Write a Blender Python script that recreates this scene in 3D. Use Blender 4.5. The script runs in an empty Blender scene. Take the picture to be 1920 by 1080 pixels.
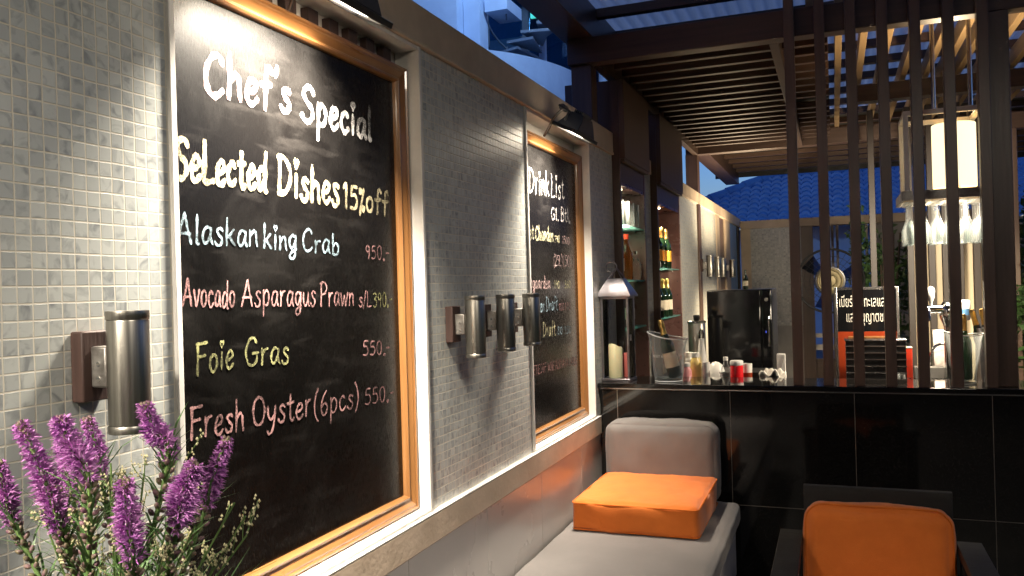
import bpy, bmesh, math, random
from mathutils import Vector, Matrix, noise as NZ
random.seed(7)
S = bpy.context.scene
COL = S.collection
R = math.radians

# ------------------------------------------------------------------ camera
cam_d = bpy.data.cameras.new("camera"); cam = bpy.data.objects.new("camera", cam_d); COL.objects.link(cam)
cam_d.sensor_width = 36.0; cam_d.lens = 36.0 * 1570.05 / 1920.0
cam_d.clip_start = 0.05; cam_d.clip_end = 500
_ya, _pi, _ro = R(21.06948), R(0.08492), R(-1.61338)
_f = Vector((-math.sin(_ya)*math.cos(_pi), math.cos(_ya)*math.cos(_pi), math.sin(_pi)))
_r = Vector((math.cos(_ya), math.sin(_ya), 0)); _u = _r.cross(_f)
_rr = math.cos(_ro)*_r + math.sin(_ro)*_u
_uu = -math.sin(_ro)*_r + math.cos(_ro)*_u
_m = Matrix((_rr, _uu, -_f)).transposed().to_4x4(); _m.translation = Vector((1.3, 0, 1.62))
cam.matrix_world = _m
S.camera = cam

# ------------------------------------------------------------------ world, dusk sky, sun
W = bpy.data.worlds.new("World"); S.world = W; W.use_nodes = True
nt = W.node_tree; bg = nt.nodes["Background"]
sky = nt.nodes.new("ShaderNodeTexSky"); sky.sky_type = 'NISHITA'; sky.sun_disc = False
sky.sun_elevation = R(-1.0); sky.sun_rotation = R(30); sky.ozone_density = 3.9; sky.air_density = 1.0; sky.dust_density = 0.5
nt.links.new(sky.outputs[0], bg.inputs[0]); bg.inputs[1].default_value = 0.085
sun_d = bpy.data.lights.new("sun", 'SUN'); sun_d.energy = 0.002; sun_d.angle = R(10); sun_d.color = (1, .8, .65)
sun = bpy.data.objects.new("sun", sun_d); COL.objects.link(sun); sun.rotation_euler = (R(-89), 0, R(-30))

S.view_settings.view_transform = 'Standard'; S.view_settings.look = 'None'
S.view_settings.exposure = 4.0   # a long dusk exposure; S.view_settings.gamma = 1.0
S.render.engine = 'CYCLES'
S.cycles.use_denoising = True
try: S.cycles.denoiser = 'OPENIMAGEDENOISE'
except Exception: pass
S.cycles.sample_clamp_indirect = 1.2
S.cycles.caustics_reflective = False; S.cycles.caustics_refractive = False
S.cycles.max_bounces = 10; S.cycles.transparent_max_bounces = 16; S.cycles.transmission_bounces = 10

# ------------------------------------------------------------------ materials
MATS = {}
def node(t, typ, **kw):
    n = t.nodes.new(typ)
    for k, v in kw.items(): setattr(n, k, v)
    return n
def base(name):
    m = bpy.data.materials.new(name); m.use_nodes = True
    t = m.node_tree; b = t.nodes["Principled BSDF"]
    MATS[name] = m
    return m, t, b
def rgba(c): return (c[0], c[1], c[2], 1)
def mat(name, c, rough=.5, metal=0, c2=None, scale=8, stretch=(1,1,1), bump=0, bscale=None, spec=.5, coat=0, detail=6, contrast=(.35,.65), sheen=0, rvar=.08, aniso=0):
    m, t, b = base(name)
    b.inputs['Metallic'].default_value = metal
    b.inputs['Specular IOR Level'].default_value = spec
    b.inputs['Coat Weight'].default_value = coat
    if sheen: b.inputs['Sheen Weight'].default_value = sheen
    if aniso: b.inputs['Anisotropic'].default_value = aniso
    tc = node(t, 'ShaderNodeTexCoord'); mp = node(t, 'ShaderNodeMapping'); mp.inputs['Scale'].default_value = stretch
    t.links.new(tc.outputs['Object'], mp.inputs[0])
    nz = node(t, 'ShaderNodeTexNoise'); nz.inputs['Scale'].default_value = scale; nz.inputs['Detail'].default_value = detail
    nz.inputs['Roughness'].default_value = .6
    t.links.new(mp.outputs[0], nz.inputs['Vector'])
    rp = node(t, 'ShaderNodeValToRGB'); rp.color_ramp.elements[0].position = contrast[0]; rp.color_ramp.elements[1].position = contrast[1]
    if c2 is None: c2 = tuple(x*.82 for x in c)
    rp.color_ramp.elements[0].color = rgba(c2); rp.color_ramp.elements[1].color = rgba(c)
    t.links.new(nz.outputs['Fac'], rp.inputs[0]); t.links.new(rp.outputs[0], b.inputs['Base Color'])
    mr = node(t, 'ShaderNodeMapRange'); mr.inputs['To Min'].default_value = max(.02, rough-rvar); mr.inputs['To Max'].default_value = min(1, rough+rvar)
    t.links.new(nz.outputs['Fac'], mr.inputs[0]); t.links.new(mr.outputs[0], b.inputs['Roughness'])
    if bump:
        n2 = node(t, 'ShaderNodeTexNoise'); n2.inputs['Scale'].default_value = bscale or scale*4; n2.inputs['Detail'].default_value = 4
        t.links.new(mp.outputs[0], n2.inputs['Vector'])
        bp = node(t, 'ShaderNodeBump'); bp.inputs['Strength'].default_value = bump; bp.inputs['Distance'].default_value = .004
        t.links.new(n2.outputs['Fac'], bp.inputs['Height']); t.links.new(bp.outputs[0], b.inputs['Normal'])
    return m
def emit(name, c, s):
    m, t, b = base(name)
    b.inputs['Base Color'].default_value = rgba(c); b.inputs['Emission Color'].default_value = rgba(c); b.inputs['Emission Strength'].default_value = s
    return m
def glass(name, c=(1,1,1), rough=.02, ior=1.45):
    m, t, b = base(name)
    b.inputs['Base Color'].default_value = rgba(c); b.inputs['Transmission Weight'].default_value = 1
    b.inputs['IOR'].default_value = ior
    nz = node(t, 'ShaderNodeTexNoise'); nz.inputs['Scale'].default_value = 30
    mr = node(t, 'ShaderNodeMapRange'); mr.inputs['To Min'].default_value = rough*.6; mr.inputs['To Max'].default_value = rough*1.6
    t.links.new(nz.outputs['Fac'], mr.inputs[0]); t.links.new(mr.outputs[0], b.inputs['Roughness'])
    return m
def pane(name, c=(1,1,1), refl=.12):
    # thin sheet glass: mostly clear with a fresnel-like gloss
    m, t, b = base(name); t.nodes.remove(b)
    tr = node(t, 'ShaderNodeBsdfTransparent'); tr.inputs[0].default_value = rgba(c)
    gl = node(t, 'ShaderNodeBsdfGlossy'); gl.inputs['Roughness'].default_value = .03
    lw = node(t, 'ShaderNodeLayerWeight'); lw.inputs[0].default_value = refl
    mx = node(t, 'ShaderNodeMixShader'); o = t.nodes['Material Output']
    t.links.new(lw.outputs['Fresnel'], mx.inputs[0]); t.links.new(tr.outputs[0], mx.inputs[1]); t.links.new(gl.outputs[0], mx.inputs[2])
    t.links.new(mx.outputs[0], o.inputs[0])
    return m
def clear_plastic(name, c=(.95,.97,.97), d=(.9,.93,.95)):
    m = pane(name, c, .10); t = m.node_tree; o = t.nodes['Material Output']; src = o.inputs[0].links[0].from_socket
    df = node(t, 'ShaderNodeBsdfTranslucent'); df.inputs[0].default_value = rgba(d)
    d2 = node(t, 'ShaderNodeBsdfDiffuse'); d2.inputs[0].default_value = rgba(d)
    lw = node(t, 'ShaderNodeLayerWeight'); lw.inputs[0].default_value = .35
    mr = node(t, 'ShaderNodeMapRange'); mr.inputs['To Min'].default_value = .03; mr.inputs['To Max'].default_value = .45
    t.links.new(lw.outputs['Facing'], mr.inputs[0])
    m0 = node(t, 'ShaderNodeMixShader'); m0.inputs[0].default_value = .5; t.links.new(df.outputs[0], m0.inputs[1]); t.links.new(d2.outputs[0], m0.inputs[2])
    m1 = node(t, 'ShaderNodeMixShader'); t.links.new(mr.outputs[0], m1.inputs[0]); t.links.new(src, m1.inputs[1]); t.links.new(m0.outputs[0], m1.inputs[2])
    t.links.new(m1.outputs[0], o.inputs[0])
def tile(name, axis, ca, cb, grout, pitch=.0297, off=(1.05,1.888), rough=.35, bumpd=.0012):
    m, t, b = base(name)
    tc = node(t, 'ShaderNodeTexCoord'); sp = node(t, 'ShaderNodeSeparateXYZ'); t.links.new(tc.outputs['Object'], sp.inputs[0])
    cb_ = node(t, 'ShaderNodeCombineXYZ')
    for i, (ax, o) in enumerate(((axis, off[0]), ('Z', off[1]))):
        ad = node(t, 'ShaderNodeMath', operation='SUBTRACT'); ad.inputs[1].default_value = o - pitch*400
        t.links.new(sp.outputs[ax], ad.inputs[0]); t.links.new(ad.outputs[0], cb_.inputs[i])
    # slight waviness of hand-set sheets
    wn = node(t, 'ShaderNodeTexNoise'); wn.inputs['Scale'].default_value = 14; wn.inputs['Detail'].default_value = 1
    t.links.new(tc.outputs['Object'], wn.inputs['Vector'])
    wm = node(t, 'ShaderNodeVectorMath', operation='MULTIPLY_ADD'); wm.inputs[1].default_value = (.0035,.0035,0)
    t.links.new(wn.outputs['Color'], wm.inputs[0]); t.links.new(cb_.outputs[0], wm.inputs[2])
    br = node(t, 'ShaderNodeTexBrick'); br.offset = 0; br.squash = 1
    br.inputs['Scale'].default_value = 1; br.inputs['Brick Width'].default_value = pitch; br.inputs['Row Height'].default_value = pitch
    br.inputs['Mortar Size'].default_value = .0019; br.inputs['Mortar Smooth'].default_value = .35; br.inputs['Bias'].default_value = .1
    br.inputs['Color1'].default_value = (1,1,1,1); br.inputs['Color2'].default_value = (0,0,0,1); br.inputs['Mortar'].default_value = (.5,.5,.5,1)
    t.links.new(wm.outputs[0], br.inputs['Vector'])
    # marble veins, shifted from tile to tile
    ve = node(t, 'ShaderNodeVectorMath', operation='MULTIPLY_ADD'); ve.inputs[1].default_value = (3,5,7)
    t.links.new(br.outputs['Color'], ve.inputs[0]); t.links.new(tc.outputs['Object'], ve.inputs[2])
    nz = node(t, 'ShaderNodeTexNoise'); nz.inputs['Scale'].default_value = 26; nz.inputs['Detail'].default_value = 7; nz.inputs['Distortion'].default_value = 1.2
    t.links.new(ve.outputs[0], nz.inputs['Vector'])
    vr = node(t, 'ShaderNodeValToRGB'); e = vr.color_ramp.elements
    e[0].position = .30; e[0].color = (.50,.51,.54,1); e[1].position = .50; e[1].color = (1,1,1,1)
    t.links.new(nz.outputs['Fac'], vr.inputs[0])
    mc = node(t, 'ShaderNodeMix', data_type='RGBA'); mc.inputs['A'].default_value = rgba(ca); mc.inputs['B'].default_value = rgba(cb)
    t.links.new(br.outputs['Color'], mc.inputs['Factor'])
    mu = node(t, 'ShaderNodeMix', data_type='RGBA', blend_type='MULTIPLY'); mu.inputs['Factor'].default_value = .85
    t.links.new(mc.outputs['Result'], mu.inputs['A']); t.links.new(vr.outputs[0], mu.inputs['B'])
    mg = node(t, 'ShaderNodeMix', data_type='RGBA'); mg.inputs['B'].default_value = rgba(grout)
    t.links.new(br.outputs['Fac'], mg.inputs['Factor']); t.links.new(mu.outputs['Result'], mg.inputs['A'])
    t.links.new(mg.outputs['Result'], b.inputs['Base Color'])
    rr = node(t, 'ShaderNodeMapRange'); rr.inputs['To Min'].default_value = rough; rr.inputs['To Max'].default_value = .85
    t.links.new(br.outputs['Fac'], rr.inputs[0]); t.links.new(rr.outputs[0], b.inputs['Roughness'])
    inv = node(t, 'ShaderNodeMath', operation='SUBTRACT'); inv.inputs[0].default_value = 1; t.links.new(br.outputs['Fac'], inv.inputs[1])
    ad = node(t, 'ShaderNodeMath', operation='MULTIPLY_ADD'); ad.inputs[1].default_value = .12
    t.links.new(br.outputs['Color'], ad.inputs[0]); t.links.new(inv.outputs[0], ad.inputs[2])
    bp = node(t, 'ShaderNodeBump'); bp.inputs['Strength'].default_value = .8; bp.inputs['Distance'].default_value = bumpd
    t.links.new(ad.outputs[0], bp.inputs['Height']); t.links.new(bp.outputs[0], b.inputs['Normal'])
    return m
def wood(name, c, c2, axis='y', rough=.45, coat=0, scale=3, bump=.15):
    st = {'x': (.6,14,14), 'y': (14,.6,14), 'z': (14,14,.6)}[axis]
    return mat(name, c, rough, c2=c2, scale=scale, stretch=st, bump=bump, bscale=scale*3, coat=coat, contrast=(.3,.7))

tile('marble_mosaic', 'Y', (.54,.56,.53), (.41,.43,.42), (.66,.62,.52), bumpd=.0022)
tile('marble_mosaic_rear', 'X', (.52,.52,.50), (.34,.35,.36), (.44,.42,.38))
mat('limestone', (.60,.48,.36), .7, c2=(.44,.345,.25), scale=5, bump=.25, bscale=60, contrast=(.3,.7))
mat('pale_panel', (.60,.57,.53), .27, c2=(.52,.50,.47), scale=1.2, spec=.7, rvar=.02)
mat('white_trim', (.74,.71,.66), .45, c2=(.62,.60,.56), scale=9)
mat('plaster', (.72,.69,.64), .7, c2=(.62,.59,.55), scale=6, bump=.1)
wood('gilt_wood', (.30,.14,.048), (.165,.07,.02), 'y', .3, coat=.35, scale=2.2, bump=.12)
wood('gilt_wood_upright', (.30,.14,.048), (.165,.07,.02), 'z', .3, coat=.35, scale=2.2, bump=.12)
wood('dark_wood', (.085,.048,.032), (.045,.025,.017), 'x', .38, scale=2)
wood('dark_wood_deep', (.085,.048,.032), (.045,.025,.017), 'y', .38, scale=2)
wood('dark_wood_upright', (.115,.070,.052), (.070,.042,.031), 'z', .36, scale=2)
wood('pale_rafter', (.34,.23,.12), (.22,.14,.07), 'y', .5, scale=2)
wood('slat_wood', (.075,.040,.026), (.045,.024,.016), 'x', .42, scale=2)
wood('door_veneer', (.13,.078,.048), (.08,.046,.028), 'z', .45, scale=2)
wood('black_stained_wood', (.009,.009,.0095), (.005,.005,.005), 'x', .62, scale=4, bump=.3)
wood('plate_wood', (.062,.031,.024), (.034,.017,.013), 'z', .6, scale=4, bump=.3)
mat('cabinet_lining', (.17,.085,.075), .28, c2=(.11,.055,.05), scale=3)
mat('brushed_steel', (.44,.42,.37), .36, 1, c2=(.34,.32,.285), scale=3, stretch=(60,60,.4), rvar=.10)
mat('worn_steel', (.45,.43,.40), .5, 1, c2=(.25,.23,.21), scale=30, bump=.2)
mat('chrome', (.82,.82,.80), .07, 1, scale=6, rvar=.03)
mat('satin_steel', (.66,.65,.64), .24, 1, c2=(.5,.49,.49), scale=7)
mat('black_metal', (.018,.018,.019), .42, .3, scale=12, bump=.05)
mat('lantern_metal', (.42,.40,.43), .3, 1, c2=(.28,.26,.28), scale=10)
mat('dark_bronze', (.10,.09,.085), .35, .9, scale=9)
mat('brass', (.17,.145,.085), .55, .7, c2=(.12,.10,.055), scale=10)
mat('orange_fabric', (.80,.205,.034), .85, c2=(.72,.172,.026), scale=7, bump=.35, bscale=420, sheen=.25, spec=.2)
mat('orange_seam', (.72,.175,.026), .9, spec=.2)
mat('grey_fabric', (.20,.183,.172), .9, c2=(.165,.150,.142), scale=3, bump=.35, bscale=480, sheen=.2, spec=.2)
mat('grey_seam', (.17,.155,.145), .9, spec=.2)
mat('white_laminate', (.62,.60,.60), .4)
mat('black_glossy', (.006,.006,.007), .07, spec=.5, scale=3, rvar=.03)
mat('black_plastic', (.014,.014,.015), .3)
mat('candle_wax', (.80,.70,.44), .45, c2=(.70,.60,.36), scale=6)
MATS['candle_wax'].node_tree.nodes['Principled BSDF'].inputs['Subsurface Weight'].default_value = .25
mat('pink_wax', (.65,.16,.14), .45)
mat('gold_foil', (.82,.58,.20), .33, 1, c2=(.6,.4,.12), scale=60, bump=.5, bscale=120)
mat('yellow_label', (.90,.42,.04), .5)
mat('cream_label', (.78,.68,.52), .55, c2=(.7,.6,.45))
mat('white_plastic', (.80,.80,.78), .35)
mat('milky_plastic', (.72,.74,.74), .35)
mat('pink_syrup', (.85,.36,.38), .25)
mat('yellow_syrup', (.88,.66,.24), .3)
mat('red_syrup', (.75,.012,.02), .12, spec=.6)
mat('red_plastic', (.70,.05,.02), .4)
mat('orange_print', (.26,.035,.009), .3, c2=(.19,.022,.006), scale=3)
mat('white_print', (.55,.53,.48), .6)
mat('towel', (.72,.70,.66), .95, bump=.5, bscale=200)
mat('floor_stone', (.07,.066,.062), .4, c2=(.05,.047,.045), scale=3, bump=.05)
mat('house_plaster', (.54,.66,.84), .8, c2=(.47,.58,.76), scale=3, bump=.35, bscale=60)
mat('blue_roof_tile', (.17,.38,.66), .42, c2=(.11,.27,.52), scale=3, bump=.15)
mat('grey_concrete', (.34,.33,.31), .8, c2=(.25,.24,.23), scale=3)
wood('rear_post_wood', (.032,.021,.016), (.018,.012,.009), 'z', .5, scale=2)
mat('cream_wall', (.74,.63,.44), .6, c2=(.66,.55,.38), scale=2)
mat('stair_paint', (.16,.20,.26), .6)
mat('bark', (.07,.05,.035), .9, bump=.5)
mat('leaf_green', (.055,.12,.03), .5, c2=(.03,.075,.02), scale=5)
mat('stem_green', (.16,.26,.07), .55, c2=(.10,.18,.05), scale=20)
mat('grass_green', (.12,.23,.07), .5, c2=(.07,.15,.045), scale=14)
mat('bud_green', (.17,.17,.07), .6, c2=(.22,.09,.15), scale=70)
mat('petal_purple', (.64,.28,.62), .6, c2=(.40,.10,.44), scale=40, sheen=.3)
mat('filler_white', (.70,.64,.40), .7, c2=(.52,.48,.26), scale=60)
mat('terracotta', (.10,.09,.085), .5)
emit('lamp_lens', (1.0,.86,.66), 1.2)
emit('lamp_shade', (1.0,.78,.42), .125)
emit('downlight', (1.0,.80,.55), 1.0)
emit('green_window', (.10,.9,.75), .035)
emit('blue_led', (.1,.15,1.0), .1)
glass('clear_glass', (.97,.98,.98)); glass('flute_glass', (1,1,1), .13)
MATS['flute_glass'].node_tree.nodes['Principled BSDF'].inputs['Transmission Weight'].default_value = .72
glass('green_glass', (.03,.16,.05), .03); glass('amber_glass', (.70,.28,.05), .03)

mat('dark_bottle', (.008,.022,.010), .06, spec=.6, rvar=.02)
mat('green_bottle', (.012,.075,.018), .07, spec=.6, rvar=.02)
pane('lantern_pane', (.93,.95,.95), .15); pane('fan_blade', (.30,.36,.46), .2); clear_plastic('clear_pane'); clear_plastic('shelf_glass', (.80,.95,.93), (.45,.90,.84))
pane('blue_pane', (.35,.62,.80), .35)
# polycarbonate roofing: lets the sky through
m_, t_, b_ = base('roof_sheet'); t_.nodes.remove(b_)
_tl = node(t_, 'ShaderNodeBsdfTranslucent'); _tl.inputs[0].default_value = (.74,.64,.62,1)
_df = node(t_, 'ShaderNodeBsdfDiffuse'); _df.inputs[0].default_value = (.36,.33,.32,1)
_mx = node(t_, 'ShaderNodeMixShader'); _nz = node(t_, 'ShaderNodeTexNoise'); _nz.inputs['Scale'].default_value = 3
_mr = node(t_, 'ShaderNodeMapRange'); _mr.inputs['To Min'].default_value = .2; _mr.inputs['To Max'].default_value = .55
t_.links.new(_nz.outputs['Fac'], _mr.inputs[0]); t_.links.new(_mr.outputs[0], _mx.inputs[0])
t_.links.new(_tl.outputs[0], _mx.inputs[1]); t_.links.new(_df.outputs[0], _mx.inputs[2])
t_.links.new(_mx.outputs[0], t_.nodes['Material Output'].inputs[0])
# polished black granite tiles
def granite(name, joints):
    m, t, b = base(name)
    tc = node(t, 'ShaderNodeTexCoord')
    nz = node(t, 'ShaderNodeTexNoise'); nz.inputs['Scale'].default_value = 220; nz.inputs['Detail'].default_value = 4
    t.links.new(tc.outputs['Object'], nz.inputs['Vector'])
    rp = node(t, 'ShaderNodeValToRGB'); e = rp.color_ramp.elements
    e[0].position = .45; e[0].color = (.0045,.0042,.004,1); e[1].position = .85; e[1].color = (.028,.026,.024,1)
    t.links.new(nz.outputs['Fac'], rp.inputs[0])
    n3 = node(t, 'ShaderNodeTexNoise'); n3.inputs['Scale'].default_value = 4; t.links.new(tc.outputs['Object'], n3.inputs['Vector'])
    mr = node(t, 'ShaderNodeMapRange'); mr.inputs['To Min'].default_value = .03; mr.inputs['To Max'].default_value = .11
    t.links.new(n3.outputs['Fac'], mr.inputs[0]); t.links.new(mr.outputs[0], b.inputs['Roughness'])
    b.inputs['Specular IOR Level'].default_value = .55
    if joints:
        sp = node(t, 'ShaderNodeSeparateXYZ'); t.links.new(tc.outputs['Object'], sp.inputs[0])
        cbx = node(t, 'ShaderNodeCombineXYZ')
        ax = node(t, 'ShaderNodeMath', operation='ADD'); ax.inputs[1].default_value = 6.33 - .413 - .633 + .633; t.links.new(sp.outputs['X'], ax.inputs[0])
        az = node(t, 'ShaderNodeMath', operation='ADD'); az.inputs[1].default_value = 6.24 - .404; t.links.new(sp.outputs['Z'], az.inputs[0])
        t.links.new(ax.outputs[0], cbx.inputs[0]); t.links.new(az.outputs[0], cbx.inputs[1])
        br = node(t, 'ShaderNodeTexBrick'); br.offset = 0; br.squash = 1; br.inputs['Scale'].default_value = 1
        br.inputs['Brick Width'].default_value = .633; br.inputs['Row Height'].default_value = .624
        br.inputs['Mortar Size'].default_value = .0019; br.inputs['Mortar Smooth'].default_value = .1
        t.links.new(cbx.outputs[0], br.inputs['Vector'])
        mg = node(t, 'ShaderNodeMix', data_type='RGBA'); mg.inputs['B'].default_value = (.16,.14,.12,1)
        t.links.new(br.outputs['Fac'], mg.inputs['Factor']); t.links.new(rp.outputs[0], mg.inputs['A'])
        t.links.new(mg.outputs['Result'], b.inputs['Base Color'])
        bp = node(t, 'ShaderNodeBump'); bp.invert = True; bp.inputs['Strength'].default_value = .5; bp.inputs['Distance'].default_value = .001
        t.links.new(br.outputs['Fac'], bp.inputs['Height']); t.links.new(bp.outputs[0], b.inputs['Normal'])
    else:
        t.links.new(rp.outputs[0], b.inputs['Base Color'])
granite('granite_tiles', True); granite('granite_slab', False)
# chalkboard paint with smears
def slate(name):
    m, t, b = base(name)
    tc = node(t, 'ShaderNodeTexCoord')
    n1 = node(t, 'ShaderNodeTexNoise'); n1.inputs['Scale'].default_value = 2.6; n1.inputs['Detail'].default_value = 9; n1.inputs['Roughness'].default_value = .68; n1.inputs['Distortion'].default_value = .8
    t.links.new(tc.outputs['Object'], n1.inputs['Vector'])
    rp = node(t, 'ShaderNodeValToRGB'); e = rp.color_ramp.elements
    e[0].position = .46; e[0].color = (.0016,.0014,.0013,1); e[1].position = .80; e[1].color = (.0085,.0080,.0076,1)
    t.links.new(n1.outputs['Fac'], rp.inputs[0])
    mw = node(t, 'ShaderNodeMapping'); mw.inputs['Scale'].default_value = (1,2.5,14); mw.inputs['Rotation'].default_value = (R(38),0,0); t.links.new(tc.outputs['Object'], mw.inputs[0])
    n4 = node(t, 'ShaderNodeTexNoise'); n4.inputs['Scale'].default_value = 2.2; n4.inputs['Detail'].default_value = 8; n4.inputs['Distortion'].default_value = .5; t.links.new(mw.outputs[0], n4.inputs['Vector'])
    r4 = node(t, 'ShaderNodeValToRGB'); e4 = r4.color_ramp.elements
    e4[0].position = .54; e4[0].color = (0,0,0,1); e4[1].position = .85; e4[1].color = (.008,.0074,.007,1); t.links.new(n4.outputs['Fac'], r4.inputs[0])
    a4 = node(t, 'ShaderNodeMix', data_type='RGBA', blend_type='ADD'); a4.inputs['Factor'].default_value = 1
    t.links.new(rp.outputs[0], a4.inputs['A']); t.links.new(r4.outputs[0], a4.inputs['B']); t.links.new(a4.outputs['Result'], b.inputs['Base Color'])
    mp = node(t, 'ShaderNodeMapping'); mp.inputs['Scale'].default_value = (1,60,5); t.links.new(tc.outputs['Object'], mp.inputs[0])
    n2 = node(t, 'ShaderNodeTexNoise'); n2.inputs['Scale'].default_value = 9; n2.inputs['Detail'].default_value = 5; t.links.new(mp.outputs[0], n2.inputs['Vector'])
    mr = node(t, 'ShaderNodeMapRange'); mr.inputs['To Min'].default_value = .20; mr.inputs['To Max'].default_value = .33
    t.links.new(n2.outputs['Fac'], mr.inputs[0]); t.links.new(mr.outputs[0], b.inputs['Roughness'])
    b.inputs['Specular IOR Level'].default_value = .26
    bp = node(t, 'ShaderNodeBump'); bp.inputs['Strength'].default_value = .12; bp.inputs['Distance'].default_value = .001
    t.links.new(n2.outputs['Fac'], bp.inputs['Height']); t.links.new(bp.outputs[0], b.inputs['Normal'])
slate('slate_paint')
def chalk(name, c):
    m, t, b = base(name)
    tc = node(t, 'ShaderNodeTexCoord')
    n1 = node(t, 'ShaderNodeTexNoise'); n1.inputs['Scale'].default_value = 210; n1.inputs['Detail'].default_value = 4; n1.inputs['Roughness'].default_value = .7
    t.links.new(tc.outputs['Object'], n1.inputs['Vector'])
    n2 = node(t, 'ShaderNodeTexNoise'); n2.inputs['Scale'].default_value = 22; t.links.new(tc.outputs['Object'], n2.inputs['Vector'])
    ad = node(t, 'ShaderNodeMath', operation='MULTIPLY_ADD'); ad.inputs[1].default_value = .55
    t.links.new(n2.outputs['Fac'], ad.inputs[0]); t.links.new(n1.outputs['Fac'], ad.inputs[2])
    rp = node(t, 'ShaderNodeValToRGB'); e = rp.color_ramp.elements
    e[0].position = .69; e[0].color = rgba(tuple(x*.05+.002 for x in c)); e[1].position = .90; e[1].color = rgba(tuple(x*.36 for x in c))
    t.links.new(ad.outputs[0], rp.inputs[0]); t.links.new(rp.outputs[0], b.inputs['Base Color'])
    b.inputs['Roughness'].default_value = .95; b.inputs['Specular IOR Level'].default_value = .1
chalk('chalk_white', (.86,.83,.80)); chalk('chalk_cream', (.80,.70,.44)); chalk('chalk_blue', (.46,.64,.74))
chalk('chalk_pink', (.78,.43,.42)); chalk('chalk_lime', (.62,.62,.28)); chalk('chalk_rose', (.80,.56,.54)); chalk('chalk_yellow', (.85,.80,.5))

# ------------------------------------------------------------------ mesh builder
WL = {}
class MB:
    def __init__(s): s.v = []; s.f = []
    def add(s, vs, fs):
        o = len(s.v); s.v += [tuple(p) for p in vs]; s.f += [tuple(i+o for i in f) for f in fs]; return s
    def box(s, x0, x1, y0, y1, z0, z1, M=None):
        vs = [(x,y,z) for x in (x0,x1) for y in (y0,y1) for z in (z0,z1)]
        if M is not None: vs = [M @ Vector(p) for p in vs]
        return s.add(vs, [(0,1,3,2),(4,6,7,5),(0,4,5,1),(2,3,7,6),(0,2,6,4),(1,5,7,3)])
    def tube(s, pts, r, n=8, cap=True):
        pts = [Vector(p) for p in pts]; k = len(pts)
        rs = r if isinstance(r, (list, tuple)) else [r]*k
        vs = []; fs = []; ref = None
        for i, p in enumerate(pts):
            d = (pts[min(i+1,k-1)] - pts[max(i-1,0)]).normalized()
            if ref is None or abs(d.dot(ref)) > .98: ref = Vector((0,0,1)) if abs(d.z) < .9 else Vector((1,0,0))
            a = d.cross(ref).normalized(); b = d.cross(a)
            ref = b if abs(b.dot(d)) < .5 else ref
            ref = a.cross(d)
            for j in range(n):
                t = 2*math.pi*j/n; vs.append(p + rs[i]*(math.cos(t)*a + math.sin(t)*ref))
        for i in range(k-1):
            for j in range(n):
                fs.append((i*n+j, i*n+(j+1)%n, (i+1)*n+(j+1)%n, (i+1)*n+j))
        if cap: fs.append(tuple(range(n-1,-1,-1))); fs.append(tuple((k-1)*n+j for j in range(n)))
        return s.add(vs, fs)
    def lathe(s, prof, c, n=24, M=None, sx=1, cap=True):
        vs = []; fs = []; k = len(prof)
        for r, z in prof:
            for j in range(n):
                t = 2*math.pi*j/n; vs.append(Vector((r*math.cos(t)*sx, r*math.sin(t), z)))
        for i in range(k-1):
            for j in range(n): fs.append((i*n+j, i*n+(j+1)%n, (i+1)*n+(j+1)%n, (i+1)*n+j))
        if cap:
            if prof[0][0] > 0: fs.append(tuple(range(n-1,-1,-1)))
            if prof[-1][0] > 0: fs.append(tuple((k-1)*n+j for j in range(n)))
        if M is not None: vs = [M @ p for p in vs]
        c = Vector(c); vs = [p + c for p in vs]
        return s.add(vs, fs)
    def prism(s, poly, axis, a, b):
        n = len(poly); vs = []
        for t in (a, b):
            for u, w in poly:
                vs.append({'x': (t,u,w), 'y': (u,t,w), 'z': (u,w,t)}[axis])
        fs = [tuple(range(n-1,-1,-1)), tuple(range(n,2*n))] + [(i,(i+1)%n,n+(i+1)%n,n+i) for i in range(n)]
        return s.add(vs, fs)
    def build(s, name, m, parent=None, bevel=0, smooth=None, loc=None, label=None, seg=2):
        o0 = Vector(loc) if loc is not None else (WL[parent.name].copy() if parent else Vector((0,0,0)))
        me = bpy.data.meshes.new(name)
        me.from_pydata([tuple(Vector(p) - o0) for p in s.v], [], s.f)
        bm = bmesh.new(); bm.from_mesh(me); bmesh.ops.recalc_face_normals(bm, faces=bm.faces); bm.to_mesh(me); bm.free()
        me.materials.append(MATS[m])
        o = bpy.data.objects.new(name, me); COL.objects.link(o)
        if parent: o.parent = parent; o.location = o0 - WL[parent.name]
        else: o.location = o0
        WL[o.name] = o0
        if bevel:
            b = o.modifiers.new('edge', 'BEVEL'); b.width = bevel; b.segments = seg; b.limit_method = 'ANGLE'; b.angle_limit = R(40)
        if smooth is not None or bevel:
            me.polygons.foreach_set('use_smooth', [True]*len(me.polygons)); me.set_sharp_from_angle(angle=R(smooth if smooth is not None else 40))
        if label: o['label'] = label
        return o
def tag(o, label, cat, group=None):
    o['label'] = label; o['category'] = cat
    if group: o['group'] = group
    return o
def struct(o, kind='structure'): o['kind'] = kind; return o
def thing(name, label, cat, loc, group=None):
    o = bpy.data.objects.new(name, None); COL.objects.link(o); o.location = loc; o.empty_display_size = .05
    WL[o.name] = Vector(loc); return tag(o, label, cat, group)
def kids(o): return [c for c in bpy.data.objects if c.parent == o]
def dup(o, loc=None, label=None, parent=None, rotz=None):
    c = o.copy(); COL.objects.link(c)
    if parent: c.parent = parent
    if loc is not None: c.location = loc
    if rotz is not None: c.rotation_euler[2] = rotz
    if label: c['label'] = label
    for k in kids(o): dup(k, parent=c)
    return c
def B(*a): return MB().box(*a)
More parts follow.
